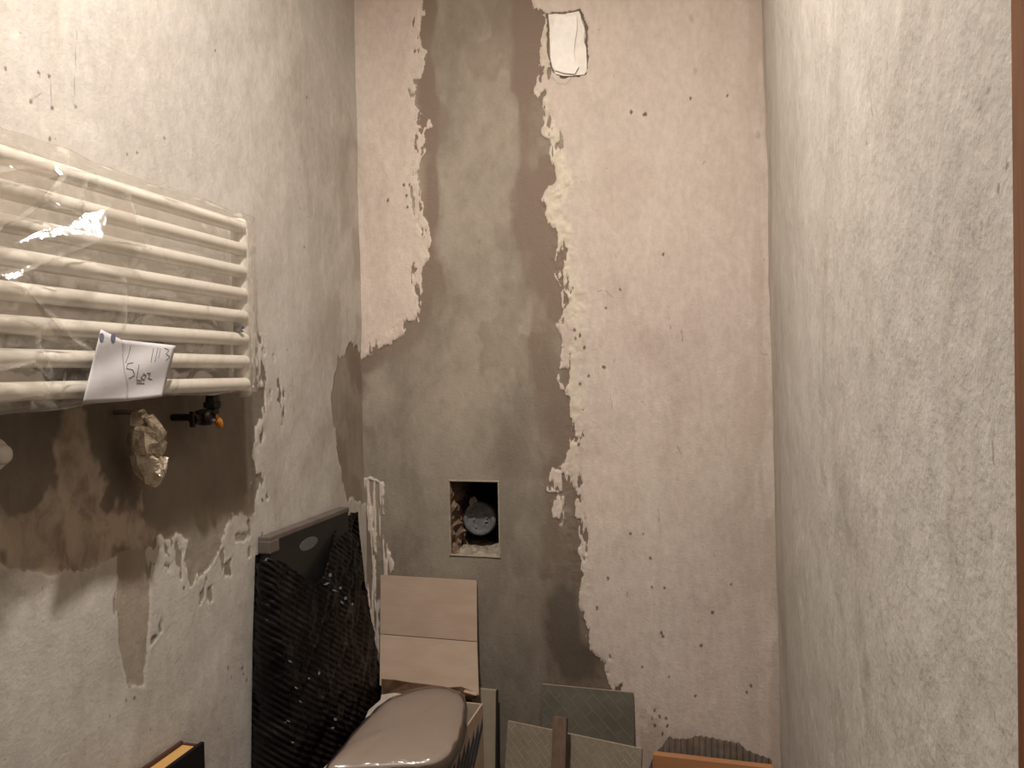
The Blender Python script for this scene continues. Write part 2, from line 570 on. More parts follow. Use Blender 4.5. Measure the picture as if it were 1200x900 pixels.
# ---- left wall: grey-beige plaster, cement patch under the radiator
patchA = PL([(-60, 430), (200, 400), (297, 430), (303, 446), (310, 467), (310, 488), (299, 508), (297, 556), (290, 580), (291, 600), (284, 612), (274, 600),
             (266, 606), (256, 640), (240, 667), (222, 682), (213, 658), (216, 636), (204, 627), (191, 631), (167, 633), (173, 689),
             (171, 742), (167, 804), (149, 802), (138, 751), (133, 702), (136, 650), (120, 658), (96, 671), (58, 671), (0, 664), (-60, 660)])
strip_v = PL([(162, 630), (173, 689), (171, 742), (167, 804), (149, 802), (138, 751), (133, 702), (136, 650)])
patchB = PL([(440, 425), (424, 420), (417, 408), (410, 404), (402, 415), (393, 430), (385, 460), (390, 493), (395, 527), (400, 563), (408, 583), (416, 592), (440, 590)])
pale_zone = PL([(72, 470), (112, 470), (112, 560), (125, 590), (165, 585), (175, 625), (140, 655), (96, 675), (-60, 668), (-60, 585), (40, 592), (66, 560)])
chips = [PL(Z2(0, 440, 2.25, *q)) for q in ([(620, 420), (640, 410), (655, 418), (640, 438), (618, 440)], [(590, 500), (605, 485), (607, 525), (590, 530)],
                                           [(650, 330), (660, 300), (665, 270), (680, 275), (670, 350), (655, 380)], [(545, 560), (555, 560), (560, 595), (548, 590)],
                                           [(432, 500), (450, 495), (445, 520)])]
SCL = [Z2(0, 440, 2.25, (455, 760), (475, 735)), Z2(0, 440, 2.25, (500, 660), (510, 625)), Z2(0, 440, 2.25, (603, 540), (603, 575)),
       Z2(0, 440, 2.25, (630, 770), (645, 790)), Z2(0, 440, 2.25, (365, 670), (372, 640)), Z2(0, 440, 2.25, (455, 590), (465, 605)),
       Z2(0, 0, 2.727, (118, 230), (125, 250)), Z2(0, 0, 2.727, (155, 238), (163, 340)), Z2(0, 0, 2.727, (95, 320), (125, 300)),
       Z2(0, 0, 2.727, (55, 100), (80, 125)), Z2(0, 0, 2.727, (240, 100), (233, 340))]
DTL = Z2(0, 0, 2.727, (155, 443), (520, 443), (437, 490), (405, 492), (685, 163), (978, 313), (970, 790), (120, 232), (155, 245), (163, 345), (95, 325), (240, 340), (12, 220)) + \
      Z2(0, 440, 2.25, (610, 795), (330, 855), (350, 850), (600, 770), (690, 330), (480, 560)) + Z2(280, 570, 2.727, (70, 40), (15, 155), (12, 580), (45, 290), (25, 620), (15, 600))
splotch = PL(Z2(0, 440, 2.25, (-60, 545), (20, 520), (60, 525), (75, 550), (30, 585), (-60, 570)))


def left_fn(u, v):
    a0 = sdpoly(u, v, patchA)
    sv = sdpoly(u, v, strip_v)
    nz = fbm(u, v, 34, 18, 4, 103) * np.where(sv > -0.012, 0.005, 0.022)
    right = sstep(0.85, 0.98, u)
    sd = a0 + np.where(a0 < 0.05, nz, 0) * (0.35 + 0.65 * right)
    sd = np.maximum(sd, sdpoly(u, v, patchB) + fbm(u, v, 40, 14, 4, 107) * 0.022)
    for c in chips:
        sd = np.maximum(sd, sdpoly(u, v, c) + fbm(u, v, 90, 60, 3, 109) * 0.006)
    right = right * sstep(at((200, 770), 0, XL).z, at((200, 690), 0, XL).z, v)
    edge = np.exp(-np.clip(-a0, 0, 1) / 0.045) * (a0 < 0) * right
    fl = fbm(u, v, 62, 24, 3, 121)
    sd = np.where(edge > 0.2, np.maximum(sd, (fl - 0.46 + 0.14 * edge) * 0.02), sd)
    pz = sdpoly(u, v, pale_zone) + fbm(u, v, 24, 16, 4, 131) * 0.05
    pale = sstep(-0.006, 0.010, pz)
    isB = u > 1.40
    slur = np.where(isB, 0.0, pale * 0.95)
    slur = np.maximum(slur, np.where(sv > -0.004, 0.35, 0.0) * sstep(at((160, 620), 0, XL).z, at((160, 660), 0, XL).z, v))
    wet_shade = np.where(isB, 0.10, 0.60 * (1 - pale))
    shade_edge = sdpoly(u, v, strip_v) > -0.004
    wet_shade = np.where(shade_edge & (v < at((160, 640), 0, XL).z), 0.10, wet_shade)
    low = sstep(at((220, 600), 0, XL).z - 0.03, at((220, 600), 0, XL).z + 0.02, v)
    wet_shade = np.where(isB | shade_edge, wet_shade, wet_shade * (0.45 + 0.55 * low))  # radiator's shadow painted into the cement, weaker below its edge
    dark = np.where(isB, 0.35, 0.15 + 0.75 * pale * sstep(-0.1, 0.25, fbm(u, v, 28, 18, 4, 141)))
    dark = np.where(pale > 0.5, dark + 0.1, dark)
    dark += sstep(0.05, 0.3, fbm(u, v, 12, 9, 4, 117)) * 0.3
    yel = 0.55 * np.exp(-(np.clip(np.abs(a0), 0, 1) / 0.016) ** 2) * right
    spk = np.zeros_like(u)
    for s_ in SCL:
        spk = np.maximum(spk, 0.5 * np.exp(-(polydist(u, v, PL(s_)) / 0.0016) ** 2))
    jit = fbm(u, v, 300, 220, 2, 9) * 0.002
    for p in PL(DTL):
        spk = np.maximum(spk, 0.8 * np.exp(-((np.hypot((u - p[0]), (v - p[1]) * 0.7) + jit) / 0.0028) ** 2))
    sp = sstep(-0.02, 0.02, sdpoly(u, v, splotch) + fbm(u, v, 60, 50, 4, 144) * 0.06)
    spk = np.maximum(spk, sp * 0.30)
    tone = sstep(0.0, 0.35, fbm(u, v, 14, 5, 4, 171)) * sstep(1.35, 1.66, u) * 0.55
    rel = sstep(0.002, -0.003, sd) * 0.0019
    rel += yel * (0.0010 + fbm(u, v, 70, 50, 4, 161) * 0.0022)
    rel += fbm(u, v, 5, 4, 3, 177) * 0.005 + fbm(u, v, 26, 16, 3, 178) * 0.0008
    return rel, dict(slur=slur, sd=sd, dark=np.clip(dark, 0, 1), wet_shade=np.clip(wet_shade, 0, 1), yel=yel, spk=np.clip(spk, 0, 1), tone=np.clip(tone, 0, 1))


m_left = plaster('left_wall_plaster', (0.495, 0.452, 0.40), (0.46, 0.415, 0.365), (0.53, 0.488, 0.435))
us = axis([(YF - 0.17, 0.62, 8), (0.62, YB + 0.012, 1)], 0.0028)
zs = axis([(0, 0.28, 8), (0.28, 2.06, 1), (2.06, ZC, 12)], 0.0030)
wall_left = grid_wall('wall_left', us, zs, left_fn, lambda u, v, r: np.stack([XL + r, u, v], -1), m_left)
wall_left['label'] = 'grey-beige plaster wall with a dark cement patch under the radiator'

# ---- right wall
SCRR = [Z2(650, 450, 2, (560, 540), (564, 585)), Z2(650, 450, 2, (726, 790), (731, 775)), Z2(650, 0, 2, (553, 778), (555, 812)),
        Z2(650, 0, 2, (972, 548), (982, 534)), Z2(650, 0, 2, (740, 215), (748, 275)), Z2(650, 0, 2, (1018, 205), (985, 270)),
        Z2(650, 450, 2, (568, 400), (571, 420)), Z2(650, 0, 2, (525, 425), (530, 445))]
DTR = Z2(650, 450, 2, (1012, 345), (928, 415), (547, 575), (643, 552), (640, 465), (582, 728), (795, 490), (780, 770)) + Z2(650, 0, 2, (785, 155), (735, 335), (770, 820))


def right_fn(u, v):
    spk = np.zeros_like(u)
    for s_ in SCRR:
        spk = np.maximum(spk, 0.5 * np.exp(-(polydist(u, v, PRt(s_)) / 0.0024) ** 2))
    for p in PRt(DTR):
        spk = np.maximum(spk, 0.6 * np.exp(-(np.hypot((u - p[0]), (v - p[1]) * 0.7) / 0.003) ** 2))
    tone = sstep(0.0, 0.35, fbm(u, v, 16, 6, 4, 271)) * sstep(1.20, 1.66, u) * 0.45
    z = np.zeros_like(u)
    rel = fbm(u, v, 5, 4, 3, 277) * 0.005 + fbm(u, v, 40, 30, 4, 278) * 0.0011
    return rel, dict(slur=z, sd=z - 0.2, dark=z, wet_shade=z, yel=z, spk=np.clip(spk, 0, 1), tone=tone)


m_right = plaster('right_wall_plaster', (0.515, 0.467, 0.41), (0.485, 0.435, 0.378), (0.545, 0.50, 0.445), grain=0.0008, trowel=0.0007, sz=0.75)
us = axis([(YF, YB + 0.012, 1)], 0.0042)
zs = axis([(0, 0.15, 6), (0.15, 2.06, 1), (2.06, ZC, 12)], 0.0045)
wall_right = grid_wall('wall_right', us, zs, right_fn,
                       lambda u, v, r: np.stack([XR - r * sstep(YF, YF + 0.05, u) - 0.011 * (v - 1.04) * (u - YF) / (YB - YF), u, v], -1), m_right)
wall_right['label'] = 'bare rough grey-beige plaster wall on the right'

m_plain = plaster('plain_plaster', (0.52, 0.47, 0.41), (0.48, 0.43, 0.37), (0.55, 0.50, 0.43), cem=False)
m_conc = simple('concrete_screed', (0.13, 0.115, 0.10), 0.9, 0.2, 14, 0.002)
struct(box_obj('floor', (XL - 0.05, YF - 0.17, -0.05), (XR + 0.12, YB + 0.05, 0.0), m_conc))
struct(box_obj('ceiling', (XL - 0.05, YF - 0.17, ZC), (XR + 0.12, YB + 0.05, ZC + 0.05), m_plain))
bm = bmesh.new()
add_box(bm, (XL - 0.05, YF - 0.17, 0), (-0.66, YF, ZC))
add_box(bm, (-0.66, YF - 0.17, 2.06), (XR + 0.12, YF, ZC))
add_box(bm, (XR + 0.0602, YF - 0.17, 0), (XR + 0.12, YF, 2.06))
struct(bm_obj('wall_front', bm, m_plain), 'plaster wall around the doorway')
m_jamb = NT('brown_door_wood')
nj = m_jamb.noise(14, 6, (6, 6, 0.5), 0.6, 1.2)
m_jamb = m_jamb.set(col=m_jamb.mix(m_jamb.ramp(nj, 0.3, 0.7), (0.115, 0.040, 0.014), (0.18, 0.068, 0.024)), rough=0.45)
door = bpy.data.objects.new('door_1', None)
C.objects.link(door)
struct(door, 'brown wooden door frame at the right edge of the photo')
box_obj('jamb', (XR - 0.0005, YF - 0.18, 0), (XR + 0.06, YF - 0.0005, 2.06), m_jamb, door)
box_obj('jamb', (-0.66, YF - 0.18, 0), (-0.605, YF - 0.002, 2.06), m_jamb, door, 0.003)
box_obj('head', (-0.605, YF - 0.18, 2.005), (XR - 0.0005, YF - 0.0005, 2.06), m_jamb, door, 0.003)

# ---- niche in the back wall, lined on five sides
m_brick = NT('niche_rubble')
nb_ = m_brick.noise(55, 6)
nb2 = m_brick.noise(16, 4)
m_brick = m_brick.set(col=m_brick.mix(m_brick.ramp(nb_, 0.35, 0.65), m_brick.mix(m_brick.ramp(nb2, 0.4, 0.6), (0.22, 0.12, 0.07), (0.30, 0.22, 0.15)), (0.12, 0.08, 0.06)),
                      rough=0.9, normal=m_brick.bump(nb_, 1.0, 0.012))
m_nic = simple('niche_cement', (0.27, 0.22, 0.165), 0.9, 0.3, 45, 0.004)
m_void = simple('shaded_shaft', (0.03, 0.026, 0.022), 0.95, 0.3, 40, 0.003)  # near-black colour paints the shade at the niche's top and rear
nx0, nx1, nz0, nz1 = NICHE
dep = 0.21
niche = bpy.data.objects.new('pipe_niche', None)
C.objects.link(niche)
niche.parent = wall_back


def rough_panel(name, o, du, dv, nrm, mat, amp, seed, nu=26, nv=26):
    o, du, dv, nrm = Vector(o), Vector(du), Vector(dv), Vector(nrm)
    U, V = np.meshgrid(np.linspace(0, 1, nu), np.linspace(0, 1, nv), indexing='ij')
    h = fbm(U.ravel() * du.length, V.ravel() * dv.length, 45, 45, 4, seed) * amp
    h *= sstep(0, 0.06, U.ravel())
    vv = [o + du * a + dv * b + nrm * c for a, b, c in zip(U.ravel(), V.ravel(), h)]
    ff = [(i * nv + j, (i + 1) * nv + j, (i + 1) * nv + j + 1, i * nv + j + 1) for i in range(nu - 1) for j in range(nv - 1)]
    return mesh_obj(name, vv, ff, mat, niche, False)


yb0 = YB + 0.003
rough_panel('side_face', (nx0, yb0, nz0), (0, dep, 0), (0, 0, nz1 - nz0), (1, 0, 0), m_brick, 0.022, 5)
rough_panel('side_face', (nx1, yb0, nz0), (0, dep, 0), (0, 0, nz1 - nz0), (-1, 0, 0), m_nic, 0.006, 6)
rough_panel('sill_face', (nx0, yb0, nz0), (0, dep, 0), (nx1 - nx0, 0, 0), (0, 0, 1), m_nic, 0.012, 7)
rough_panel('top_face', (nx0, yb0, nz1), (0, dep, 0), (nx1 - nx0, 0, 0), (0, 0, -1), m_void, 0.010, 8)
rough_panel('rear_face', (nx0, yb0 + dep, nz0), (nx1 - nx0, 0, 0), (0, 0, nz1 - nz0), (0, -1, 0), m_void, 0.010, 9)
bm = bmesh.new()
ta = 0.025
add_box(bm, (nx0 - ta, YB + 0.0065, nz0 - ta), (nx0 - 0.012, YB + dep + 0.03, nz1 + ta))
add_box(bm, (nx1 + 0.006, YB + 0.0065, nz0 - ta), (nx1 + ta, YB + dep + 0.03, nz1 + ta))
add_box(bm, (nx0 - ta, YB + 0.0065, nz0 - ta), (nx1 + ta, YB + dep + 0.03, nz0 - 0.010))
add_box(bm, (nx0 - ta, YB + 0.0065, nz1 + 0.008), (nx1 + ta, YB + dep + 0.03, nz1 + ta))
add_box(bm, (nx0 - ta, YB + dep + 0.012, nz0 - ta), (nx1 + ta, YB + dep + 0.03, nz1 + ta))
bm_obj('light_seal_shell', bm, m_void, niche)  # unseen shell added to keep outside light out of the niche
# bevelled mortar rim round the opening
bm = bmesh.new()
rw = 0.004
for (a0, b0, a1, b1) in ((nx0 - rw, nz0 - rw, nx1 + rw, nz0), (nx0 - rw, nz1, nx1 + rw, nz1 + rw), (nx0 - rw, nz0, nx0, nz1), (nx1, nz0, nx1 + rw, nz1)):
    add_box(bm, (a0, YB - 0.0022, b0), (a1, YB + 0.006, b1), 0.0015)
m_rim = simple('rim_mortar', (0.32, 0.265, 0.20), 0.9, 0.15, 60, 0.001)
bm_obj('mortar_rim', bm, m_rim, niche)

# ---- drain pipe with a grey plug
m_pvc = simple('grey_pvc', (0.15, 0.145, 0.15), 0.5, 0.2, 50, 0.0004)
m_emb = simple('worn_pvc', (0.26, 0.245, 0.235), 0.6, 0.15, 50)
m_dust = simple('mortar_dust', (0.42, 0.38, 0.34), 0.9, 0.2, 60, 0.001)
pc = at((561.5, 608), 1, 1.795)
pr = 0.0435
pipe = thing('drain_pipe', 'grey plastic drain pipe with a round plug in the wall niche', 'pipe', pc)
bm = bmesh.new()
lathe(bm, (pc.x, 1.795, pc.z), (0, 1, 0), [(0.012, pr * 0.96), (0.0, pr * 0.985), (0.004, pr), (0.028, pr), (0.03, pr * 0.93), (0.128, pr * 0.93)], 40)
bm_obj('socket', bm, m_pvc, pipe, True)
bm = bmesh.new()
lathe(bm, (pc.x, 1.795, pc.z), (0, 1, 0), [(0.004, 0.0), (0.004, pr * 0.72), (-0.001, pr * 0.76), (-0.001, pr * 0.92), (0.002, pr * 0.985)], 40)
plug = bm_obj('plug', bm, m_pvc, pipe, False)
for (dx, dz, wx, wz) in ((-0.020, 0.010, 0.011, 0.002), (0.010, 0.015, 0.012, 0.002), (-0.014, -0.002, 0.004, 0.005), (0.019, -0.006, 0.008, 0.002),
                         (0.021, 0.003, 0.004, 0.002), (-0.009, -0.020, 0.003, 0.006)):
    bm = bmesh.new()
    add_box(bm, (pc.x + dx - wx / 2, 1.795 - 0.0015, pc.z + dz - wz / 2), (pc.x + dx + wx / 2, 1.7995, pc.z + dz + wz / 2), 0.0006)
    bm_obj('embossed_mark', bm, m_emb, plug)
bm = bmesh.new()
bmesh.ops.create_icosphere(bm, subdivisions=3, radius=1.0)
for v in bm.verts:
    k = 1 + 0.35 * math.sin(v.co.x * 7 + v.co.z * 5) * math.cos(v.co.y * 6 + v.co.x * 3)
    v.co = Vector((pc.x - 0.017 + v.co.x * 0.010 * k, 1.803 + v.co.y * 0.010 * k, pc.z + 0.042 + v.co.z * 0.012 * k))
bm_obj('mortar_lump', bm, m_dust, pipe)

# ---- white plaster plug high on the back wall
m_white = simple('white_filler', (0.80, 0.74, 0.66), 0.85, 0.06, 50, 0.0006)
plug_px = Z2(580, 0, 6, (375, 102), (430, 96), (480, 104), (500, 98), (590, 78), (600, 100), (612, 160), (630, 200), (626, 290), (640, 330), (645, 420), (645, 500), (628, 524), (570, 528), (540, 533), (480, 532), (425, 518), (402, 470), (388, 400), (386, 300), (384, 200))
bm = bmesh.new()
front = [bm.verts.new(at(p, 1, YB - 0.0045)) for p in plug_px]
back = [bm.verts.new(at(p, 1, YB - 0.0045) + Vector((0, 0.018, 0))) for p in plug_px]
bm.faces.new(front)
n = len(front)
for i in range(n):
    bm.faces.new((front[i], front[(i + 1) % n], back[(i + 1) % n], back[i]))
bm.faces.new(back[::-1])
pp = bm_obj('plaster_plug', bm, m_white, wall_back)
pp['label'] = 'white plaster plug filling a hole, ringed by dark cracks'
core_px = Z2(580, 0, 6, (428, 112), (480, 108), (500, 118), (575, 112), (578, 200), (560, 300), (555, 380), (565, 440), (590, 470), (560, 520), (480, 512), (420, 492), (396, 440), (394, 320), (420, 230), (408, 190))
bm = bmesh.new()
front = [bm.verts.new(at(p, 1, YB - 0.009)) for p in core_px]
back = [bm.verts.new(at(p, 1, YB - 0.003)) for p in core_px]
bm.faces.new(front)
n = len(front)
for i in range(n):
    bm.faces.new((front[i], front[(i + 1) % n], back[(i + 1) % n], back[i]))
bm_obj('raised_face', bm, simple('fresh_filler', (0.86, 0.81, 0.74), 0.8, 0.04, 60), pp)

# ------------------------------------------------------------------ radiator
RX = XL + 0.078
m_enam = simple('white_enamel', (0.66, 0.61, 0.54), 0.30, 0.02, 20)
rad = thing('towel_radiator', 'white tubular radiator wrapped in crumpled clear plastic on the left wall', 'radiator', (RX, 0.8, 1.0))
RY0, RY1 = 0.43, 1.118
TZ = [1.070 + i * 0.0392 for i in range(8)]
for z in TZ:
    bm = bmesh.new()
    lathe(bm, (RX, RY0, z), (0, 1, 0), [(0, 0.0115), (RY1 - RY0, 0.0115)], 20)
    bm_obj('tube', bm, m_enam, rad, True)
for yy in (RY0, RY1 + 0.006):
    bm = bmesh.new()
    lathe(bm, (RX - 0.008, yy, 1.047), (0, 0, 1), [(0, 0), (0.0, 0.010), (0.006, 0.0145), (0.306, 0.0145), (0.313, 0.010), (0.315, 0)], 24)
    hd = bm_obj('header', bm, m_enam, rad, True)
m_grey = simple('dull_grey_metal', (0.14, 0.14, 0.15), 0.4, 0.1, 60, metal=0.7)
vp_ = at((284, 385), 0, RX + 0.014)
bm = bmesh.new()
lathe(bm, vp_ - Vector((0.012, 0, 0)), (1, 0, 0), [(0, 0.006), (0.012, 0.006), (0.013, 0.0045), (0.011, 0.003), (0.011, 0)], 16)
bm_obj('vent_plug', bm, m_grey, rad)
for yy, zz in ((0.62, 1.1095), (1.04, 1.1095)):
    bm = bmesh.new()
    tube_between(bm, (XL, yy, zz), (RX - 0.010, yy, zz), 0.008, 12)
    bm_obj('wall_bracket', bm, m_enam, rad)

# crumpled plastic film round it
t = NT('clear_plastic_film')
tr = t.n('ShaderNodeBsdfTransparent')
tr.inputs[0].default_value = (0.985, 0.975, 0.955, 1)
gl = t.n('ShaderNodeBsdfGlossy')
gl.inputs['Roughness'].default_value = 0.12
gl.inputs[0].default_value = (0.95, 0.95, 0.95, 1)
df = t.n('ShaderNodeBsdfTranslucent')
df.inputs[0].default_value = (0.85, 0.80, 0.72, 1)
d2 = t.n('ShaderNodeBsdfDiffuse')
d2.inputs[0].default_value = (0.85, 0.80, 0.72, 1)
nn = t.noise(9, 2, (1, 1, 1), 0.45, 1.2)
rid = t.math('ABSOLUTE', t.math('SUBTRACT', nn, 0.5))
n_b = t.bump(rid, 0.8, 0.02)
t.l(n_b, gl.inputs['Normal'])
lw = t.n('ShaderNodeFresnel')
lw.inputs['IOR'].default_value = 1.45
t.l(n_b, lw.inputs['Normal'])
mixd = t.n('ShaderNodeMixShader')
mixd.inputs[0].default_value = 0.5
t.l(df.outputs[0], mixd.inputs[1])
t.l(d2.outputs[0], mixd.inputs[2])
mx1 = t.n('ShaderNodeMixShader')
cr = t.math('ADD', 0.07, t.math('MULTIPLY', t.attr('crease'), 0.30))
t.l(cr, mx1.inputs[0])
t.l(tr.outputs[0], mx1.inputs[1])
t.l(mixd.outputs[0], mx1.inputs[2])
mx2 = t.n('ShaderNodeMixShader')
t.l(t.math('MINIMUM', t.math('MULTIPLY', lw.outputs[0], 1.3), 0.28), mx2.inputs[0])
t.l(mx1.outputs[0], mx2.inputs[1])
t.l(gl.outputs[0], mx2.inputs[2])
t.l(mx2.outputs[0], t.out.inputs[0])
m_film = t.m

FX = RX + 0.0165                                   # front of the film
crease_px = [[(75, 180), (74, 203), (52, 236), (28, 254), (-30, 282)], [(150, 226), (160, 258), (176, 292)], [(-30, 330), (28, 318), (62, 303), (112, 284)],
             [(-20, 318), (20, 332), (45, 358), (72, 385), (105, 412)], [(145, 328), (148, 352), (144, 384)], [(58, 240), (100, 258)],
             [(-10, 205), (30, 196), (62, 206)], [(-20, 440), (30, 425), (56, 448), (62, 462)], [(60, 372), (40, 402), (55, 440)], [(100, 212), (92, 232), (84, 240)],
             [(284, 262), (291, 300), (289, 340), (295, 400), (297, 440), (294, 462)], [(-20, 462), (20, 458), (60, 470)], [(-20, 448), (30, 462), (70, 476)]]
creases = [[(at(p, 0, FX).y, at(p, 0, FX).z) for p in c] for c in crease_px]
nu, nl = 190, 132
ys = np.linspace(RY0 - 0.02, RY1 + 0.034, nu)
# loop round the radiator in (x, z), front side sampled densest
loop = []
z0, z1, xb, xf = 1.056, 1.3640, RX - 0.030, FX
for s_ in np.linspace(0, 1, 96, endpoint=False):
    loop.append((xf, z0 + (z1 - z0) * s_, 1.0))
for s_ in np.linspace(0, 1, 12, endpoint=False):
    loop.append((xf + (xb - xf) * s_, z1, 0.6))
for s_ in np.linspace(0, 1, 12, endpoint=False):
    loop.append((xb, z1 + (z0 - z1) * s_, 0.0))
for s_ in np.linspace(0, 1, 12, endpoint=False):
    loop.append((xb + (xf - xb) * s_, z0, 0.6))
loop = np.array(loop)
lx, lz, lf = loop[:, 0], loop[:, 1], loop[:, 2]
nl = len(loop)
cx, cz = (xb + xf) / 2, (z0 + z1) / 2
# round the corners of the loop
lz = cz + (lz - cz)
kx = np.clip((np.abs(lz - cz) - (z1 - z0) / 2 + 0.014) / 0.014, 0, 1)
lx = np.where(lf > 0.9, lx - kx ** 2 * 0.012, lx)
YY, LX = np.meshgrid(ys, lx, indexing='ij')
_, LZ = np.meshgrid(ys, lz, indexing='ij')
_, LF = np.meshgrid(ys, lf, indexing='ij')
y, x, z, fr = YY.ravel(), LX.ravel(), LZ.ravel(), LF.ravel()
near = sstep(0.95, 0.60, y)
amp = 0.003 + 0.009 * near
wr = np.abs(fbm(y, z, 16, 26, 3, 301)) * 2 - 0.35
x2 = x + fr * (wr * amp + fbm(y, z, 45, 45, 3, 302) * 0.0015)
zn = z + np.where(np.abs(z - cz) > 0.13, np.sign(z - cz) * (fbm(y, x, 14, 30, 3, 303) * 0.004), 0)
# slack: bulges up a little and hangs lower towards the near end
droop = sstep(0.90, 0.66, y)
zn = zn - np.where(z < z0 + 0.02, droop * 0.012, 0)
zn = zn + np.where(z > z1 - 0.02, droop * 0.008, 0)
cre = np.zeros_like(y)
for c in creases:
    d = polydist(y, zn, c)
    cre = np.maximum(cre, np.exp(-(d / 0.0026) ** 2))
x2 = x2 + fr * cre * 0.0035
# far end gathers to a puckered seam
pin = sstep(RY1 + 0.018, RY1 + 0.034, y)
x2 = x2 + (RX - 0.004 - x2) * pin * 0.96
y2 = y + pin * (fbm(z, z * 0 + 3.3, 30, 30, 3, 310) * 0.016)
zn = cz + (zn - cz) * (1 - 0.05 * pin)
endc = sstep(RY1 + 0.010, RY1 + 0.030, y)
cre = np.maximum(cre, endc * np.clip(fbm(y, z, 30, 60, 3, 311) * 2, 0, 0.8) + endc * 0.12)
vv = np.stack([x2, y2, zn], -1)
ff = [(i * nl + j, (i + 1) * nl + j, (i + 1) * nl + (j + 1) % nl, i * nl + (j + 1) % nl) for i in range(nu - 1) for j in range(nl)]
film = mesh_obj('plastic_wrap', vv, ff, m_film, rad, True)
film['label'] = 'crumpled clear plastic film round the radiator'
ca = film.data.attributes.new('crease', 'FLOAT', 'POINT')
ca.data.foreach_set('value', cre.astype(np.float32))


def glint_patch(name, px, x0, parent, mat, push=0.0, wob=0.0):
    """a flat folded flap of film that happens to face between the bulb and the doorway"""
    c = at((sum(p[0] for p in px) / len(px), sum(p[1] for p in px) / len(px)), 0, x0)
    nrm = ((LAMP - c).normalized() + (EYE - c).normalized()).normalized()
    bm = bmesh.new()
    ring = []
    for p in px:
        r = ray(p)
        tt = (c - EYE).dot(nrm) / r.dot(nrm)
        ring.append(bm.verts.new(EYE + r * tt))
    f = bm.faces.new(ring)
    bmesh.ops.triangulate(bm, faces=[f])
    bmesh.ops.subdivide_edges(bm, edges=bm.edges[:], cuts=5, use_grid_fill=True)
    rr = random.Random(len(px))
    for v in bm.verts:
        v.co += nrm * rr.uniform(-wob, wob)
    return bm_obj(name, bm, mat, parent, True)


t = NT('film_glint')
tr = t.n('ShaderNodeBsdfTransparent')
gl = t.n('ShaderNodeBsdfGlossy')
gl.inputs['Roughness'].default_value = 0.17
df = t.n('ShaderNodeBsdfTranslucent')
df.inputs[0].default_value = (0.9, 0.86, 0.78, 1)
mx1 = t.n('ShaderNodeMixShader')
mx1.inputs[0].default_value = 0.15
t.l(tr.outputs[0], mx1.inputs[1])
t.l(df.outputs[0], mx1.inputs[2])
mx2 = t.n('ShaderNodeMixShader')
mx2.inputs[0].default_value = 0.11
t.l(mx1.outputs[0], mx2.inputs[1])
t.l(gl.outputs[0], mx2.inputs[2])
t.l(mx2.outputs[0], t.out.inputs[0])
m_glint = t.m
for px, wob in (([(14, 286), (48, 270), (62, 266), (84, 262), (100, 250), (127, 245), (120, 280), (108, 275), (86, 274), (60, 278)], 0.0007),
                ([(2, 322), (22, 318), (30, 312), (26, 324), (10, 328)], 0.0006),
                ([(62, 190), (70, 198), (75, 207), (66, 202)], 0.0003)):
    glint_patch('glint_fold', px, FX + 0.016, film, m_glint, 0, wob)  # folds angled to shape the bright flashes on the film

t = NT('shade_tinted_film')
tr = t.n('ShaderNodeBsdfTransparent')
df = t.n('ShaderNodeBsdfDiffuse')
df.inputs[0].default_value = (0.40, 0.33, 0.25, 1)  # brown tint stands in for the shade in the folds
gl = t.n('ShaderNodeBsdfGlossy')
gl.inputs['Roughness'].default_value = 0.2
mx1 = t.n('ShaderNodeMixShader')
mx1.inputs[0].default_value = 0.30
t.l(tr.outputs[0], mx1.inputs[1])
t.l(df.outputs[0], mx1.inputs[2])
mx2 = t.n('ShaderNodeMixShader')
mx2.inputs[0].default_value = 0.06
t.l(mx1.outputs[0], mx2.inputs[1])
t.l(gl.outputs[0], mx2.inputs[2])
t.l(mx2.outputs[0], t.out.inputs[0])
for k, px in enumerate(([(-30, 322), (6, 328), (30, 338), (48, 360), (72, 386), (98, 408), (70, 402), (30, 392), (-30, 384)],
                        [(-30, 284), (20, 255), (50, 232), (72, 205), (64, 199), (30, 197), (-30, 208)],
                        [(-30, 182), (0, 186), (60, 190), (74, 203), (50, 212), (-30, 222)],
                        [(-30, 432), (20, 424), (48, 436), (60, 462), (30, 466), (-30, 474)],
                        [(122, 248), (150, 229), (172, 290), (150, 284), (118, 282)])):
    bm = bmesh.new()
    f_ = bm.faces.new([bm.verts.new(at(p, 0, FX + 0.010 + 0.004 * math.sin(k + i * 1.7))) for i, p in enumerate(px)])
    bmesh.ops.triangulate(bm, faces=[f_])
    bm_obj('shaded_pleat', bm, t.m, film)

# ---- paper note on the film
m_paper = simple('note_paper', (0.47, 0.445, 0.44), 0.8, 0.05, 25, 0.0006)
NX = FX + 0.0075
note = thing('paper_note', 'white paper note with handwriting on the wrapped radiator', 'note', at((150, 470), 0, NX))


def note_pt(p, off=0.0):
    b = 0.003 * math.sin(p[0] * 0.075) + 0.0015 * math.sin(p[1] * 0.13 + p[0] * 0.05)
    return at(p, 0, NX + b + off)


def bilerp(q, s, t_):
    a = (q[0][0] + (q[1][0] - q[0][0]) * s, q[0][1] + (q[1][1] - q[0][1]) * s)
    b = (q[3][0] + (q[2][0] - q[3][0]) * s, q[3][1] + (q[2][1] - q[3][1]) * s)
    return (a[0] + (b[0] - a[0]) * t_, a[1] + (b[1] - a[1]) * t_)


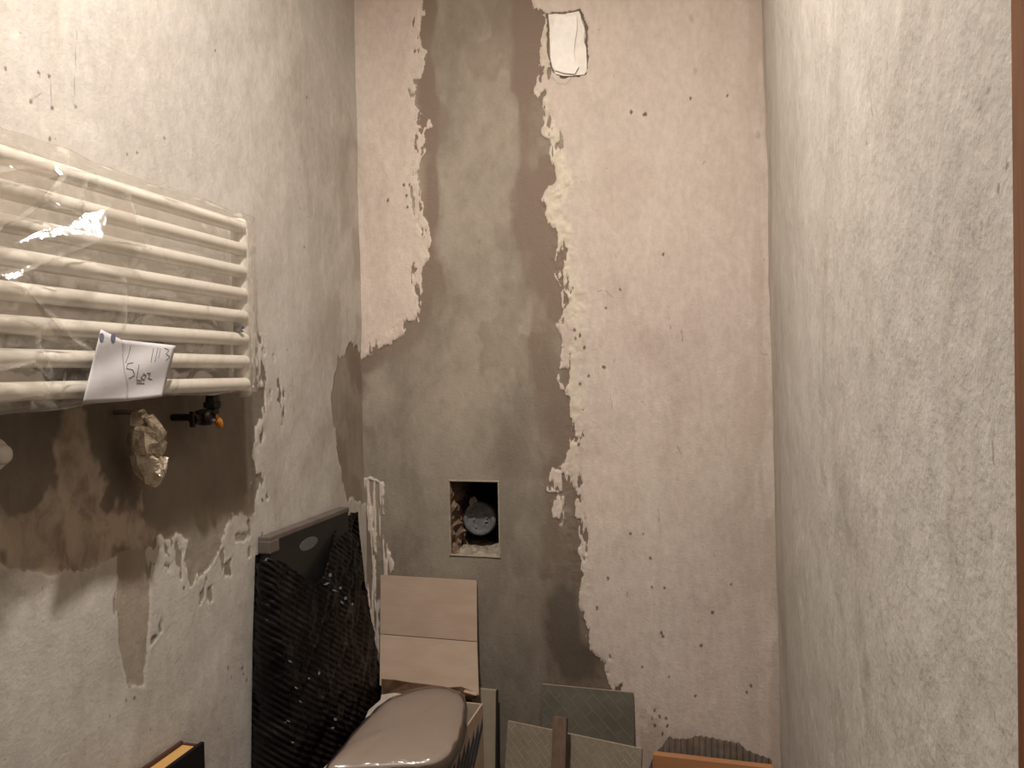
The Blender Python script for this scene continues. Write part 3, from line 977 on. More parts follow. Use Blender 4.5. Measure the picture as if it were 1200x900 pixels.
Q1 = [(118, 386), (142, 398), (150, 470), (96, 474)]
Q2 = [(142, 398), (206, 405), (190, 465), (150, 470)]
for q in (Q1, Q2):
    vv, ff = [], []
    for i in range(15):
        for j in range(15):
            vv.append(note_pt(bilerp(q, i / 14, j / 14)))
    ff = [(i * 15 + j, (i + 1) * 15 + j, (i + 1) * 15 + j + 1, i * 15 + j + 1) for i in range(14) for j in range(14)]
    o = mesh_obj('sheet', vv, ff, m_paper, note, True)
    sm = o.modifiers.new('thickness', 'SOLIDIFY')
    sm.thickness = 0.0004
m_ink = simple('pencil_grey_ink', (0.16, 0.15, 0.17), 0.7, 0.1)
m_blue = simple('blue_print', (0.11, 0.12, 0.17), 0.7, 0.1)
ZN = lambda *p: [(90 + x / 4.283, 370 + y / 4.283) for x, y in p]
strokes = [ZN((385, 165), (372, 232)), ZN((408, 160), (392, 230)), ZN((420, 165), (410, 212)),
           ZN((440, 162), (462, 172), (448, 192), (466, 205), (448, 222)),
           ZN((282, 235), (255, 240), (250, 265), (280, 270), (290, 295), (262, 312)),
           ZN((312, 245), (300, 320), (325, 325)), ZN((335, 290), (322, 310), (338, 322), (348, 300), (335, 290)),
           ZN((352, 285), (370, 288), (358, 312), (378, 318)), ZN((270, 150), (262, 190), (245, 235)), ZN((300, 335), (340, 338))]
bm = bmesh.new()
for s_ in strokes:
    for a, b in zip(s_[:-1], s_[1:]):
        k = max(2, int(math.hypot(b[0] - a[0], b[1] - a[1]) / 3))
        for i in range(k):
            p = (a[0] + (b[0] - a[0]) * i / k, a[1] + (b[1] - a[1]) * i / k)
            q = (a[0] + (b[0] - a[0]) * (i + 1) / k, a[1] + (b[1] - a[1]) * (i + 1) / k)
            tube_between(bm, note_pt(p, 0.0005), note_pt(q, 0.0005), 0.00055, 6)
bm_obj('handwriting', bm, m_ink, note)
for cpx in ((119.5, 395), (133, 395.5)):
    bm = bmesh.new()
    rg = [bm.verts.new(note_pt((cpx[0] + 2.6 * math.cos(a), cpx[1] + 4.8 * math.sin(a)), 0.0014)) for a in np.linspace(0, 2 * math.pi, 21)[:-1]]
    bm.faces.new(rg)
    lo_r = [bm.verts.new(v.co - Vector((0.0012, 0, 0))) for v in rg]
    for i in range(20):
        bm.faces.new((rg[i], lo_r[i], lo_r[(i + 1) % 20], rg[(i + 1) % 20]))
    o = bm_obj('printed_mark', bm, m_blue, note)

# ---- crumpled shiny pouch under the radiator
t = NT('crumpled_shiny_film')
nz_ = t.noise(40, 4)
m_pouch = t.set(col=t.mix(t.ramp(nz_, 0.35, 0.65), (0.50, 0.43, 0.33), (0.85, 0.77, 0.63)), rough=0.2, metal=0.65, normal=t.bump(t.noise(90, 3, dist=1.0), 1.0, 0.004))
PX = XL + 0.045
pouch = thing('plastic_pouch', 'crumpled shiny plastic pouch hanging below the radiator', 'pouch', at((175, 570), 0, PX))


def blob_from_px(name, px, x0, thick, seed, mat, parent, amp=0.004):
    pts = [at(p, 0, x0) for p in px]
    c = sum(pts, Vector()) / len(pts)
    bm = bmesh.new()
    rr = random.Random(seed)
    levels = [(-0.5, 0.55), (-0.32, 0.9), (0.0, 1.0), (0.3, 0.86), (0.48, 0.5)]
    rings = []
    for h, s_ in levels:
        rings.append([bm.verts.new(c + (p - c) * s_ * rr.uniform(0.93, 1.03) + Vector((h * thick + rr.uniform(-amp, amp), 0, 0))) for p in pts])
    n_ = len(pts)
    for A, B in zip(rings[:-1], rings[1:]):
        for i in range(n_):
            j = (i + 1) % n_
            bm.faces.new((A[i], A[j], B[j]))
            bm.faces.new((A[i], B[j], B[i]))
    for R_, h in ((rings[0], -0.5), (rings[-1], 0.52)):
        cv = bm.verts.new(c + Vector((h * thick, 0, 0)))
        for i in range(n_):
            bm.faces.new((R_[i], R_[(i + 1) % n_], cv))
    return bm_obj(name, bm, mat, parent)


blob_from_px('lower_bulge', [(160, 533), (168, 528), (180, 531), (190, 534), (190, 552), (188, 565), (180, 571), (172, 568), (166, 557), (161, 545)], PX, 0.036, 3, m_pouch, pouch)
blob_from_px('middle_crumple', [(157, 503), (163, 496), (172, 500), (182, 508), (190, 518), (191, 532), (184, 538), (172, 534), (160, 534), (156, 522)], PX + 0.004, 0.038, 4, m_pouch, pouch, 0.006)
blob_from_px('folded_flap', [(169, 489), (178, 485), (188, 497), (195, 508), (190, 519), (184, 515), (176, 504)], PX + 0.018, 0.014, 5, m_pouch, pouch, 0.002)
blob_from_px('neck', [(158, 483), (165, 478), (171, 486), (170, 498), (163, 504), (157, 500)], PX, 0.022, 6, m_pouch, pouch)
bm = bmesh.new()
pn = at((164, 486), 0, PX)
tube_between(bm, (XL - 0.004, pn.y, pn.z + 0.004), (PX, pn.y, pn.z + 0.004), 0.004, 12)
bm_obj('pipe_stub', bm, simple('cement_smeared_stub', (0.13, 0.10, 0.075), 0.8), pouch)

# ---- valve with orange tag
m_blk = simple('dark_valve_metal', (0.022, 0.016, 0.013), 0.38, 0.2, 60, metal=0.5)
m_org = simple('orange_plastic', (0.55, 0.20, 0.02), 0.5, 0.1, 40)
VX = RX - 0.018
valve = thing('radiator_valve', 'dark metal valve with orange tip under the radiator', 'valve', at((243, 495), 0, VX))
va, vb = at((249, 466), 0, VX), at((250, 484), 0, VX)
bm = bmesh.new()
lathe(bm, va + Vector((0, 0, 0.004)), (vb - va), [(0, 0), (0, 0.010), (0.010, 0.012), (0.011, 0.015), (0.020, 0.015), (0.022, 0.011), (0.030, 0.011), (0.034, 0)], 8)
bm_obj('union_nut', bm, m_blk, valve)
vc = at((239, 489), 0, VX)
bm = bmesh.new()
lathe(bm, vc + Vector((-0.012, 0, 0)), (1, 0, 0), [(0, 0), (0, 0.012), (0.010, 0.014), (0.024, 0.013), (0.028, 0.009), (0.024, 0.006), (0.024, 0)], 20)
bm_obj('body', bm, m_blk, valve, False)
bm = bmesh.new()
tube_between(bm, vc, vb + Vector((0, 0, 0.004)), 0.008, 12)
bm_obj('elbow', bm, m_blk, valve)
vd = at((226, 492), 0, VX)
bm = bmesh.new()
tube_between(bm, vc, vd, 0.006, 10, r2=0.009)
add_box(bm, vd - Vector((0.004, 0.004, 0.012)), vd + Vector((0.004, 0.003, 0.014)), 0.002)
bm_obj('lever', bm, m_blk, valve)
bm = bmesh.new()
tube_between(bm, (XL - 0.004, vc.y, vc.z), vc, 0.006, 12)
bm_obj('wall_tail', bm, m_blk, valve)
ve = at((257, 495), 0, VX + 0.006)
bm = bmesh.new()
lathe(bm, ve + Vector((0, -0.006, 0.008)), (0.1, 0.5, -1), [(0, 0), (0, 0.004), (0.006, 0.007), (0.012, 0.006), (0.018, 0.004), (0.019, 0)], 9)
tube_between(bm, vb + Vector((0, 0.002, -0.002)), ve, 0.004, 8)
bm_obj('tag_tip', bm, m_org, valve)

# ---- white cap on the wall at the left edge
cc = at((-6, 533), 0, XL + 0.006)
cap = thing('pipe_cap', 'small round white cap on the dark patch at the left edge', 'cap', cc)
bm = bmesh.new()
lathe(bm, (XL + 0.0005, cc.y, cc.z), (1, 0, 0), [(0, 0.021), (0.004, 0.021), (0.006, 0.019), (0.006, 0.014)], 24)
bm_obj('flange', bm, m_enam, cap, False)
bm = bmesh.new()
lathe(bm, (XL + 0.006, cc.y, cc.z), (1, 0, 0), [(0, 0.013), (0.014, 0.0125), (0.018, 0.009), (0.019, 0)], 24)
bm_obj('dome', bm, m_enam, cap, True)

# ------------------------------------------------------------------ black bag over a panel
t = NT('striped_black_plastic')
wv = t.n('ShaderNodeTexWave')
wv.wave_type = 'BANDS'
wv.bands_direction = 'Z'
wv.inputs['Scale'].default_value = 29.0
wv.inputs['Distortion'].default_value = 2.2
wv.inputs['Detail'].default_value = 1.0
wv.inputs['Detail Scale'].default_value = 0.35
t.l(t.coord((1, 1, 1), (math.radians(34), math.radians(-20), 0)), wv.inputs['Vector'])
fade = t.ramp(t.noise(7, 3), 0.35, 0.6, 0.25, 1.0)
band = t.math('MULTIPLY', t.ramp(wv.outputs['Fac'], 0.45, 0.75), fade)
cb = t.mix(band, (0.0022, 0.0019, 0.0018), (0.0165, 0.0105, 0.0085))
nbm = t.bump(wv.outputs['Fac'], 0.5, 0.0018)
nbm = t.bump(t.noise(22, 4, dist=0.8), 0.7, 0.010, nbm)
m_bag = t.set(col=cb, rough=t.ramp(band, 0, 1, 0.26, 0.5, False), spec=0.16, normal=nbm)
m_board = simple('dark_grey_board', (0.014, 0.012, 0.011), 0.4, 0.15, 20)
m_boardedge = simple('grey_board_edge', (0.11, 0.085, 0.070), 0.7, 0.12, 40)
m_stick = simple('grey_sticker', (0.10, 0.096, 0.094), 0.6, 0.05, 40)

bag = thing('wrapped_panel', 'flat panel in a shiny black striped plastic bag against the left wall', 'panel', (XL + 0.05, 1.44, 0))
BT = at((316, 632), 0, XL + 0.03)
BT2 = at((408, 592), 0, XL + 0.03)
bm = bmesh.new()
add_box(bm, (XL + 0.006, BT.y, 0.012), (XL + 0.030, BT2.y, (BT.z + BT2.z) / 2 - 0.004), 0.002)
brd = bm_obj('board', bm, m_board, bag)
bm = bmesh.new()
zt = (BT.z + BT2.z) / 2
add_box(bm, (XL + 0.005, BT.y - 0.002, zt - 0.012), (XL + 0.0315, BT2.y + 0.002, zt), 0.003)
add_box(bm, (XL + 0.005, BT.y - 0.003, zt - 0.034), (XL + 0.0325, BT.y + 0.030, zt - 0.008), 0.003)
bm_obj('edge_strip', bm, m_boardedge, brd)
sp_ = at((362, 637), 0, XL + 0.031)
bm = bmesh.new()
ringv = [bm.verts.new((XL + 0.0312, sp_.y + 0.036 * math.cos(a), sp_.z + 0.013 * math.sin(a))) for a in np.linspace(0, 2 * math.pi, 29)[:-1]]
bm.faces.new(ringv)
ex = bmesh.ops.extrude_face_region(bm, geom=bm.faces[:])
for v in [g for g in ex['geom'] if isinstance(g, bmesh.types.BMVert)]:
    v.co.x -= 0.001
bm_obj('sticker', bm, m_stick, brd)

# bag body: stacked loops, counter-clockwise seen from above, slack top rim
nL, nH = 150, 130
vv = []
prof_z = [0.0, 0.12, 0.348, 0.577, 0.70, 0.76]
prof_far = [XL + 0.100, XL + 0.095, XL + 0.074, XL + 0.038, XL + 0.028, XL + 0.026]   # front at the far end
prof_near = [XL + 0.120, XL + 0.115, XL + 0.098, XL + 0.072, XL + 0.052, XL + 0.040]  # front at the near end
ynear_z = [1.205, 1.208, 1.212, 1.226, 1.238, 1.243]
yfar_z = [1.650, 1.650, 1.645, 1.640, 1.635, 1.632]
for i in range(nH + 1):
    h = i / nH
    for j in range(nL):
        s_ = j / nL
        # rim height: full at the near corner and far end, dips across the front
        # loop: back (0-.3) along the wall, far end (.3-.38), front (.38-.85), near end (.85-1)
        if s_ < 0.30:
            k = s_ / 0.30
            side = 'b'
            rim = 0.735
        elif s_ < 0.38:
            k = (s_ - 0.30) / 0.08
            side = 'f'
            rim = 0.745
        elif s_ < 0.85:
            k = (s_ - 0.38) / 0.47
            side = 'r'
            dip = math.exp(-((k - 0.62) / 0.24) ** 2)
            rim = 0.748 - 0.095 * dip - 0.012 * k
        else:
            k = (s_ - 0.85) / 0.15
            side = 'n'
            rim = 0.728 + 0.006 * math.sin(k * 6)
        z = rim * h
        g = lambda a: float(np.interp(z, prof_z, a))
        yn, yf, xf_, xn_ = g(ynear_z), g(yfar_z), g(prof_far), g(prof_near)
        if side == 'b':
            p = Vector((XL + 0.0045, yn + (yf - yn) * k, z))
            nr = Vector((0, 0, 0))
        elif side == 'f':
            p = Vector((XL + 0.0045 + (xf_ - XL - 0.0045) * k, yf, z))
            nr = Vector((0, 1, 0)) * 0.2
        elif side == 'r':
            belly = math.sin(math.pi * k) * 0.020 * math.sin(math.pi * min(1, z / 0.74)) ** 0.7
            p = Vector((xf_ + (xn_ - xf_) * k + belly, yf + (yn - yf) * k, z))
            nr = Vector((1, 0, 0))
        else:
            bel = math.sin(math.pi * k) * 0.012
            p = Vector((xn_ + (XL + 0.0045 - xn_) * k, yn - bel, z))
            nr = Vector((0, -1, 0)) * 0.6
        vv.append((p, nr, s_, z, h))
sa = np.array([a[2] for a in vv])
za = np.array([a[3] for a in vv])
ya = np.array([a[0].y for a in vv])
w1 = np.abs(fbm(ya + za * 0.5, za - ya * 0.9, 9, 20, 3, 401)) * 2.0
w2 = fbm(ya, za, 30, 26, 3, 402)
w3 = np.abs(fbm(ya, za, 60, 55, 2, 403))
hot = np.zeros_like(ya)
for (px, rad_) in (((395, 690), 0.050), ((372, 800), 0.035), ((352, 860), 0.035), ((392, 850), 0.03), ((345, 790), 0.04)):
    c_ = at(px, 0, XL + 0.085)
    hot = np.maximum(hot, np.exp(-(np.hypot(ya - c_.y, za - c_.z) / rad_) ** 2))
disp = -0.010 * w1 + 0.005 * w2 + hot * (0.016 * w3)
P = [tuple(a[0] + a[1] * float(d)) for a, d in zip(vv, disp)]
ff = [(i * nL + j, i * nL + (j + 1) % nL, (i + 1) * nL + (j + 1) % nL, (i + 1) * nL + j) for i in range(nH) for j in range(nL)]
body = mesh_obj('bag', P, ff, m_bag, bag, True)
sm = body.modifiers.new('thickness', 'SOLIDIFY')
sm.thickness = 0.0008
sm.offset = 1.0
t = NT('black_film_glint')
m_bag_glint = t.set(col=(0.004, 0.0035, 0.003), rough=0.5, spec=0.30)
for (cx_, cy_, w_, h_, an) in ((387, 674, 4, 6, 0.3), (383, 684, 9, 2.5, -0.35), (399, 689, 4, 4, 0.8), (392, 692, 9, 2, 0.3), (405, 701, 4, 5, 0.5), (401, 706, 6, 2.5, 0.9), (413, 708, 3, 4, 0.2),
                               (374, 789, 3, 5, 0.1), (362, 795, 4, 2.5, 0.2), (393, 843, 5, 4, 0.5), (390, 853, 4, 3, -0.2), (340, 775, 6, 2, 0.5), (347, 806, 6, 2, 0.6), (343, 870, 4, 2.5, 0.3), (338, 845, 6, 1.6, 0.5), (352, 822, 5, 1.6, 0.6)):
    g_ = []
    for dx, dy in ((-1, -0.2), (0.1, -1), (1, 0.1), (-0.2, 1)):
        g_.append((cx_ + dx * w_ * 0.5 * math.cos(an) - dy * h_ * 0.5 * math.sin(an), cy_ + dx * w_ * 0.5 * math.sin(an) + dy * h_ * 0.5 * math.cos(an)))
    hit = None
    dg = bpy.context.evaluated_depsgraph_get()
    r_ = ray((cx_, cy_)).normalized()
    ok, loc, nn_, fi = body.ray_cast(EYE, r_)
    if ok:
        glint_patch('bag_glint', g_, loc.x + 0.004, body, m_bag_glint, 0, 0.0)  # facet turned to mirror the lamp, a shaped glint on the bag
body['label'] = 'black plastic bag with brown diagonal stripes'

# ------------------------------------------------------------------ carton with a wrapped toilet in it
t = NT('brown_cardboard')
cn = t.noise(12, 5, (1, 1, 3))
m_card = t.set(col=t.mix(t.ramp(cn, 0.3, 0.7), (0.385, 0.282, 0.208), (0.425, 0.317, 0.238)), rough=0.85, spec=0.2,
               normal=t.bump(t.noise(45, 3, (0.1, 1, 4)), 0.4, 0.0008))
m_cardin = simple('torn_shaded_cardboard', (0.16, 0.085, 0.045), 0.9, 0.25, 50, 0.001)
m_print = simple('dark_blue_print', (0.030, 0.034, 0.052), 0.6, 0.1)
BX0, BX1, BY0, BY1, BZ = -0.715, -0.503, 1.13, 1.545, 0.346
box = thing('cardboard_box', 'open brown cardboard box with upright flap and dark slanted print', 'box', ((BX0 + BX1) / 2, 1.33, 0))
box_obj('side_panel', (BX1 - 0.004, BY0, 0.004), (BX1, BY1, BZ), m_card, box, 0.001)
box_obj('side_panel', (BX0, BY0, 0.004), (BX0 + 0.004, BY1, BZ), m_card, box, 0.001)
box_obj('front_panel', (BX0 + 0.004, BY0, 0.004), (BX1 - 0.004, BY0 + 0.004, BZ), m_card, box, 0.001)
box_obj('rear_panel', (BX0 + 0.004, BY1 - 0.004, 0.004), (BX1 - 0.004, BY1, BZ), m_card, box, 0.001)
box_obj('bottom_panel', (BX0, BY0, 0.0), (BX1, BY1, 0.004), m_card, box)
# slanted print on the right side
for k in range(9):
    y0 = BY1 - 0.006 - k * 0.030
    z0_ = 0.318
    bm = bmesh.new()
    q = [(BX1 + 0.0006, y0, z0_), (BX1 + 0.0006, y0 + 0.0, z0_ - 0.022), (BX1 + 0.0006, y0 - 0.075, z0_ - 0.088), (BX1 + 0.0006, y0 - 0.075, z0_ - 0.066)]
    vs4 = [bm.verts.new(a) for a in q] + [bm.verts.new((BX1 - 0.001, a[1], a[2])) for a in q]
    bm.faces.new(vs4[:4])
    bm.faces.new(vs4[4:][::-1])
    for i in range(4):
        bm.faces.new((vs4[i], vs4[4 + i], vs4[4 + (i + 1) % 4], vs4[(i + 1) % 4]))
    bm_obj('printed_stripe', bm, m_print, box)
# rear flap, folded once, leaning back on the wall
yt, yc_, yb_ = YB - 0.014, YB - 0.045, BY1 + 0.075
TL, TR = at((446, 673), 1, yt), at((558.5, 681), 1, yt)
ML, MR = at((445.5, 741), 1, yc_), at((559, 754), 1, yc_)
BL_, BR_ = at((445, 806), 1, yb_), at((561, 812), 1, yb_)
for pa, pb_ in ((TL, TR), (ML, MR), (BL_, BR_)):
    pa.z = pb_.z = (pa.z + pb_.z) / 2
bm = bmesh.new()
slab(bm, [TL, TR, MR + Vector((0, 0, 0.0008)), ML + Vector((0, 0, 0.0008))], 0.004)
bm_obj('upper_flap', bm, m_card, box)
bm = bmesh.new()
slab(bm, [ML - Vector((0, 0, 0.0008)), MR - Vector((0, 0, 0.0008)), BR_, BL_], 0.004)
bm_obj('lower_flap', bm, m_card, box)
# torn ply along the fold, dark brown for the shade inside the curl
tp = [(447, 796), (462, 797), (480, 800), (505, 803), (525, 806), (540, 805), (552, 810), (561, 815), (556, 819), (545, 820), (530, 818), (500, 818), (470, 820), (447, 815)]
bm = bmesh.new()
fr_ = [bm.verts.new(at(p, 1, yb_ - 0.008 - 0.004 * math.sin(i * 1.9))) for i, p in enumerate(tp)]
bk_ = [bm.verts.new(v.co + Vector((0, 0.003, 0))) for v in fr_]
bm.faces.new(fr_)
bm.faces.new(bk_[::-1])
for i in range(len(fr_)):
    j = (i + 1) % len(fr_)
    bm.faces.new((fr_[i], bk_[i], bk_[j], fr_[j]))
bm_obj('torn_ply', bm, m_cardin, box)
bm = bmesh.new()
slab(bm, [at((545, 808), 1, yb_ - 0.016), at((560, 812), 1, yb_ - 0.016), at((558, 815), 1, yb_ - 0.02), at((543, 811), 1, yb_ - 0.02)], 0.002)
bm_obj('torn_lip', bm, m_card, box)

# toilet lid, seat and bowl
t = NT('white_ceramic')
wn = t.noise(8, 3)
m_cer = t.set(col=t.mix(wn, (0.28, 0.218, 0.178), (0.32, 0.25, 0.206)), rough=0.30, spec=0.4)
ZLID = 0.372
lid_px = [(383, 901), (400, 878), (418, 856), (436, 836), (452, 823), (470, 815), (490, 809.5), (512, 807), (530, 809), (541, 814), (546, 824), (546, 836), (543, 852),
          (537, 870), (528, 884), (516, 892), (500, 896), (470, 898), (440, 899.5), (410, 901)]
toilet = thing('toilet', 'white rounded toilet lid wrapped in clear film in the cardboard box', 'toilet', ((BX0 + BX1) / 2, 1.33, 0))
o2 = [at(p, 2, ZLID) for p in lid_px]
# smooth closed outline
N = len(o2)
sm_pts = []
for i in range(N):
    p0, p1, p2, p3 = o2[i - 1], o2[i], o2[(i + 1) % N], o2[(i + 2) % N]
    for s_ in (0, 0.25, 0.5, 0.75):
        sm_pts.append(0.5 * ((2 * p1) + (p2 - p0) * s_ + (2 * p0 - 5 * p1 + 4 * p2 - p3) * s_ ** 2 + (3 * p1 - p0 - 3 * p2 + p3) * s_ ** 3))
cen = sum(sm_pts, Vector()) / len(sm_pts)


def lid_mesh(name, levels, mat, parent, wob=None):
    bm = bmesh.new()
    rings = []
    for sc_, dz in levels:
        ring = []
        for i, p in enumerate(sm_pts):
            q = cen + (p - cen) * sc_
            q.z = ZLID + dz + (wob(q, i, sc_) if wob else 0)
            ring.append(bm.verts.new(q))
        rings.append(ring)
    n_ = len(sm_pts)
    for A, B in zip(rings[:-1], rings[1:]):
        for i in range(n_):
            j = (i + 1) % n_
            bm.faces.new((A[i], A[j], B[j], B[i]))
    bm.faces.new(rings[0][::-1])
    bm.faces.new(rings[-1])
    return bm_obj(name, bm, mat, parent, True)


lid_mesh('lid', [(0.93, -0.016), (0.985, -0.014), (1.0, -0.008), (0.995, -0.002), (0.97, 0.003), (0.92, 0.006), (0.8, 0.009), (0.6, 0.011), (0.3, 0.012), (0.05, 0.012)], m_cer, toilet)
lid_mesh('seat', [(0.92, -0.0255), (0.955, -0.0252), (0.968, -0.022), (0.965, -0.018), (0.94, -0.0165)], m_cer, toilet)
bm = bmesh.new()
rings = []
bc = Vector(((BX0 + BX1) / 2, 1.34, 0))
for zz, rx, ry in ((0.006, 0.070, 0.12), (0.03, 0.068, 0.115), (0.12, 0.055, 0.10), (0.20, 0.070, 0.12), (0.28, 0.090, 0.15), (0.330, 0.097, 0.165), (0.336, 0.092, 0.16)):
    rings.append([bm.verts.new((bc.x + rx * math.cos(a), bc.y + ry * math.sin(a), zz)) for a in np.linspace(0, 2 * math.pi, 33)[:-1]])
for A, B in zip(rings[:-1], rings[1:]):
    for i in range(32):
        bm.faces.new((A[i], A[(i + 1) % 32], B[(i + 1) % 32], B[i]))
bm.faces.new(rings[0][::-1])
bm.faces.new(rings[-1])
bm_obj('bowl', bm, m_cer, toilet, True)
t = NT('loose_clear_film')
tr = t.n('ShaderNodeBsdfTransparent')
tr.inputs[0].default_value = (0.97, 0.96, 0.94, 1)
gl = t.n('ShaderNodeBsdfGlossy')
gl.inputs['Roughness'].default_value = 0.2
df = t.n('ShaderNodeBsdfDiffuse')
df.inputs[0].default_value = (0.36, 0.28, 0.235, 1)
rn = t.math('ABSOLUTE', t.math('SUBTRACT', t.noise(9, 3, (1, 1, 1), 0.5, 1.0), 0.5))
nbb = t.bump(rn, 0.5, 0.012)
t.l(nbb, gl.inputs['Normal'])
mx1 = t.n('ShaderNodeMixShader')
mx1.inputs[0].default_value = 0.12
t.l(tr.outputs[0], mx1.inputs[1])
t.l(df.outputs[0], mx1.inputs[2])
mx2 = t.n('ShaderNodeMixShader')
fz = t.n('ShaderNodeFresnel')
t.l(nbb, fz.inputs['Normal'])
t.l(fz.outputs[0], mx2.inputs[0])
t.l(mx1.outputs[0], mx2.inputs[1])
t.l(gl.outputs[0], mx2.inputs[2])
t.l(mx2.outputs[0], t.out.inputs[0])
m_film2 = t.m
lid_mesh('film', [(1.02, -0.024), (1.025, -0.012), (1.012, 0.001), (0.98, 0.0065), (0.92, 0.010), (0.8, 0.0135), (0.6, 0.0155), (0.3, 0.0165), (0.05, 0.0165)], m_film2, toilet,
         lambda q, i, s_: 0.0022 * math.sin(q.x * 95 + q.y * 40) * math.sin(q.y * 70 - q.x * 30))
# loose corner of film beside the bag
bm = bmesh.new()
fl_px = [(447, 814), (462, 812), (478, 814), (458, 822), (440, 834), (428, 842), (432, 832), (446, 820)]
a_ = [bm.verts.new(at(p, 2, ZLID + 0.002 + 0.003 * math.sin(i * 2.3))) for i, p in enumerate(fl_px)]
bm.faces.new(a_)
m_tail = simple('milky_film', (0.42, 0.36, 0.30), 0.35, 0.1, 40)
o = bm_obj('film_tail', bm, m_tail, toilet)
sm = o.modifiers.new('thickness', 'SOLIDIFY')
sm.thickness = 0.001

# ------------------------------------------------------------------ boards and tiles along the back wall
m_pale = simple('pale_fibreboard', (0.31, 0.25, 0.18), 0.85, 0.06, 30, 0.0004)
a, b = at((553, 806.5), 1, 1.688), at((581, 809), 1, 1.688)
pb = thing('fibreboard_sheet', 'narrow pale board standing behind the cardboard box', 'board', (a.x, 1.68, 0))
bm = bmesh.new()
slab(bm, [Vector((a.x, 1.688, a.z)), Vector((b.x, 1.688, a.z)), Vector((b.x, 1.655, 0.001)), Vector((a.x, 1.655, 0.001))], 0.010)
bm_obj('panel', bm, m_pale, pb)
bm = bmesh.new()
slab(bm, [Vector((b.x + 0.0002, 1.688, a.z)), Vector((b.x + 0.0035, 1.688, a.z)), Vector((b.x + 0.0035, 1.655, 0.001)), Vector((b.x + 0.0002, 1.655, 0.001))], 0.010)
bm_obj('edge_shade', bm, simple('edge_shade_strip', (0.02, 0.017, 0.014), 0.8), pb)  # dark strip stands in for the shadow line beside the board


def tile_mat(name, A, B, line, sc_):
    t = NT(name)
    n_ = t.noise(18, 5)
    c_ = t.mix(t.ramp(n_, 0.35, 0.65), A, B)
    brk = t.n('ShaderNodeTexBrick')
    brk.inputs['Scale'].default_value = sc_
    brk.inputs['Mortar Size'].default_value = 0.05
    brk.inputs['Mortar Smooth'].default_value = 0.4
    brk.inputs['Color1'].default_value = (0, 0, 0, 1)
    brk.inputs['Color2'].default_value = (0.25, 0.25, 0.25, 1)
    brk.inputs['Mortar'].default_value = (1, 1, 1, 1)
    brk.inputs['Brick Width'].default_value = 0.9
    brk.inputs['Row Height'].default_value = 0.45
    mp = t.n('ShaderNodeMapping')
    mp.inputs['Rotation'].default_value = (0, 0, math.radians(45))
    sep = t.n('ShaderNodeSeparateXYZ')
    cmb = t.n('ShaderNodeCombineXYZ')
    t.l(t.coord(), sep.inputs[0])
    t.l(sep.outputs['X'], cmb.inputs['X'])
    t.l(sep.outputs['Z'], cmb.inputs['Y'])
    t.l(cmb.outputs[0], mp.inputs['Vector'])
    t.l(mp.outputs[0], brk.inputs['Vector'])
    c_ = t.mix(t.math('MULTIPLY', brk.outputs['Color'], t.ramp(t.noise(35, 4), 0.3, 0.7, 0.1, 0.7)), c_, line)
    return t.set(col=c_, rough=0.38, spec=0.45, normal=t.bump(brk.outputs['Color'], 0.5, 0.0006))


m_tile1 = tile_mat('green_grey_tile', (0.108, 0.098, 0.075), (0.142, 0.128, 0.098), (0.172, 0.152, 0.115), 18)
m_tile2 = tile_mat('beige_weave_tile', (0.215, 0.175, 0.128), (0.25, 0.205, 0.152), (0.335, 0.28, 0.21), 30)
m_bisc = simple('tile_biscuit', (0.30, 0.22, 0.16), 0.9, 0.1)


def tile(name, q, t_, mat, label):
    """glazed face on a clay body; q = TL, TR, BR, BL"""
    root = thing(name, label, 'tile', ((q[2] + q[3]) / 2))
    bm = bmesh.new()
    slab(bm, q, 0.002)
    bm_obj('glazed_face', bm, mat, root)
    nrm = (q[1] - q[0]).cross(q[3] - q[0]).normalized()
    bm = bmesh.new()
    slab(bm, [p + nrm * 0.002 for p in q], t_ - 0.002)
    bm_obj('clay_body', bm, m_bisc, root)
    return root


TLa, TRa = at((635, 802), 1, 1.706), at((742, 812), 1, 1.706)
zt_ = (TLa.z + TRa.z) / 2
tile('wall_tile', [Vector((TLa.x, 1.706, zt_)), Vector((TRa.x, 1.706, zt_)), Vector((TRa.x + 0.002, 1.665, 0.001)), Vector((TLa.x + 0.004, 1.665, 0.001))], 0.008, m_tile1,
     'greenish grey patterned tile leaning on the back wall behind the beige one')
A_, B_ = at((595, 845), 2, 0.282), at((752, 878), 2, 0.282)
off = Vector((-0.010, -0.052, -0.281))
tile('wall_tile', [A_, B_, B_ + off, A_ + off], 0.008, m_tile2, 'beige tile with a woven pattern leaning in front, behind the brown lath')

t = NT('brown_lath_wood')
ln_ = t.noise(25, 6, (3, 3, 0.25), 0.6, 0.8)
m_lath = t.set(col=t.mix(t.ramp(ln_, 0.3, 0.7), (0.115, 0.070, 0.044), (0.165, 0.105, 0.068)), rough=0.7)
lp = at((648, 840), 1, 1.548)
lq = at((664, 842), 1, 1.548)
lath = thing('wooden_lath', 'narrow brown wooden lath standing against the beige tile', 'lath', (lp.x, 1.5, 0))
bm = bmesh.new()
slab(bm, [lp, lq, Vector((lq.x - 0.004, 1.480, 0.001)), Vector((lp.x - 0.006, 1.480, 0.001))], 0.008)
bm_obj('strip', bm, m_lath, lath)
bm = bmesh.new()
slab(bm, [lq + Vector((0.0005, 0.001, 0)), lq + Vector((0.003, 0.001, -0.002)), Vector((lq.x - 0.001, 1.481, 0.001)), Vector((lq.x - 0.0035, 1.481, 0.001))], 0.007)
bm_obj('edge_shade', bm, simple('lath_shade_strip', (0.03, 0.02, 0.015), 0.8), lath)  # dark strip stands in for the shade along the lath's right side

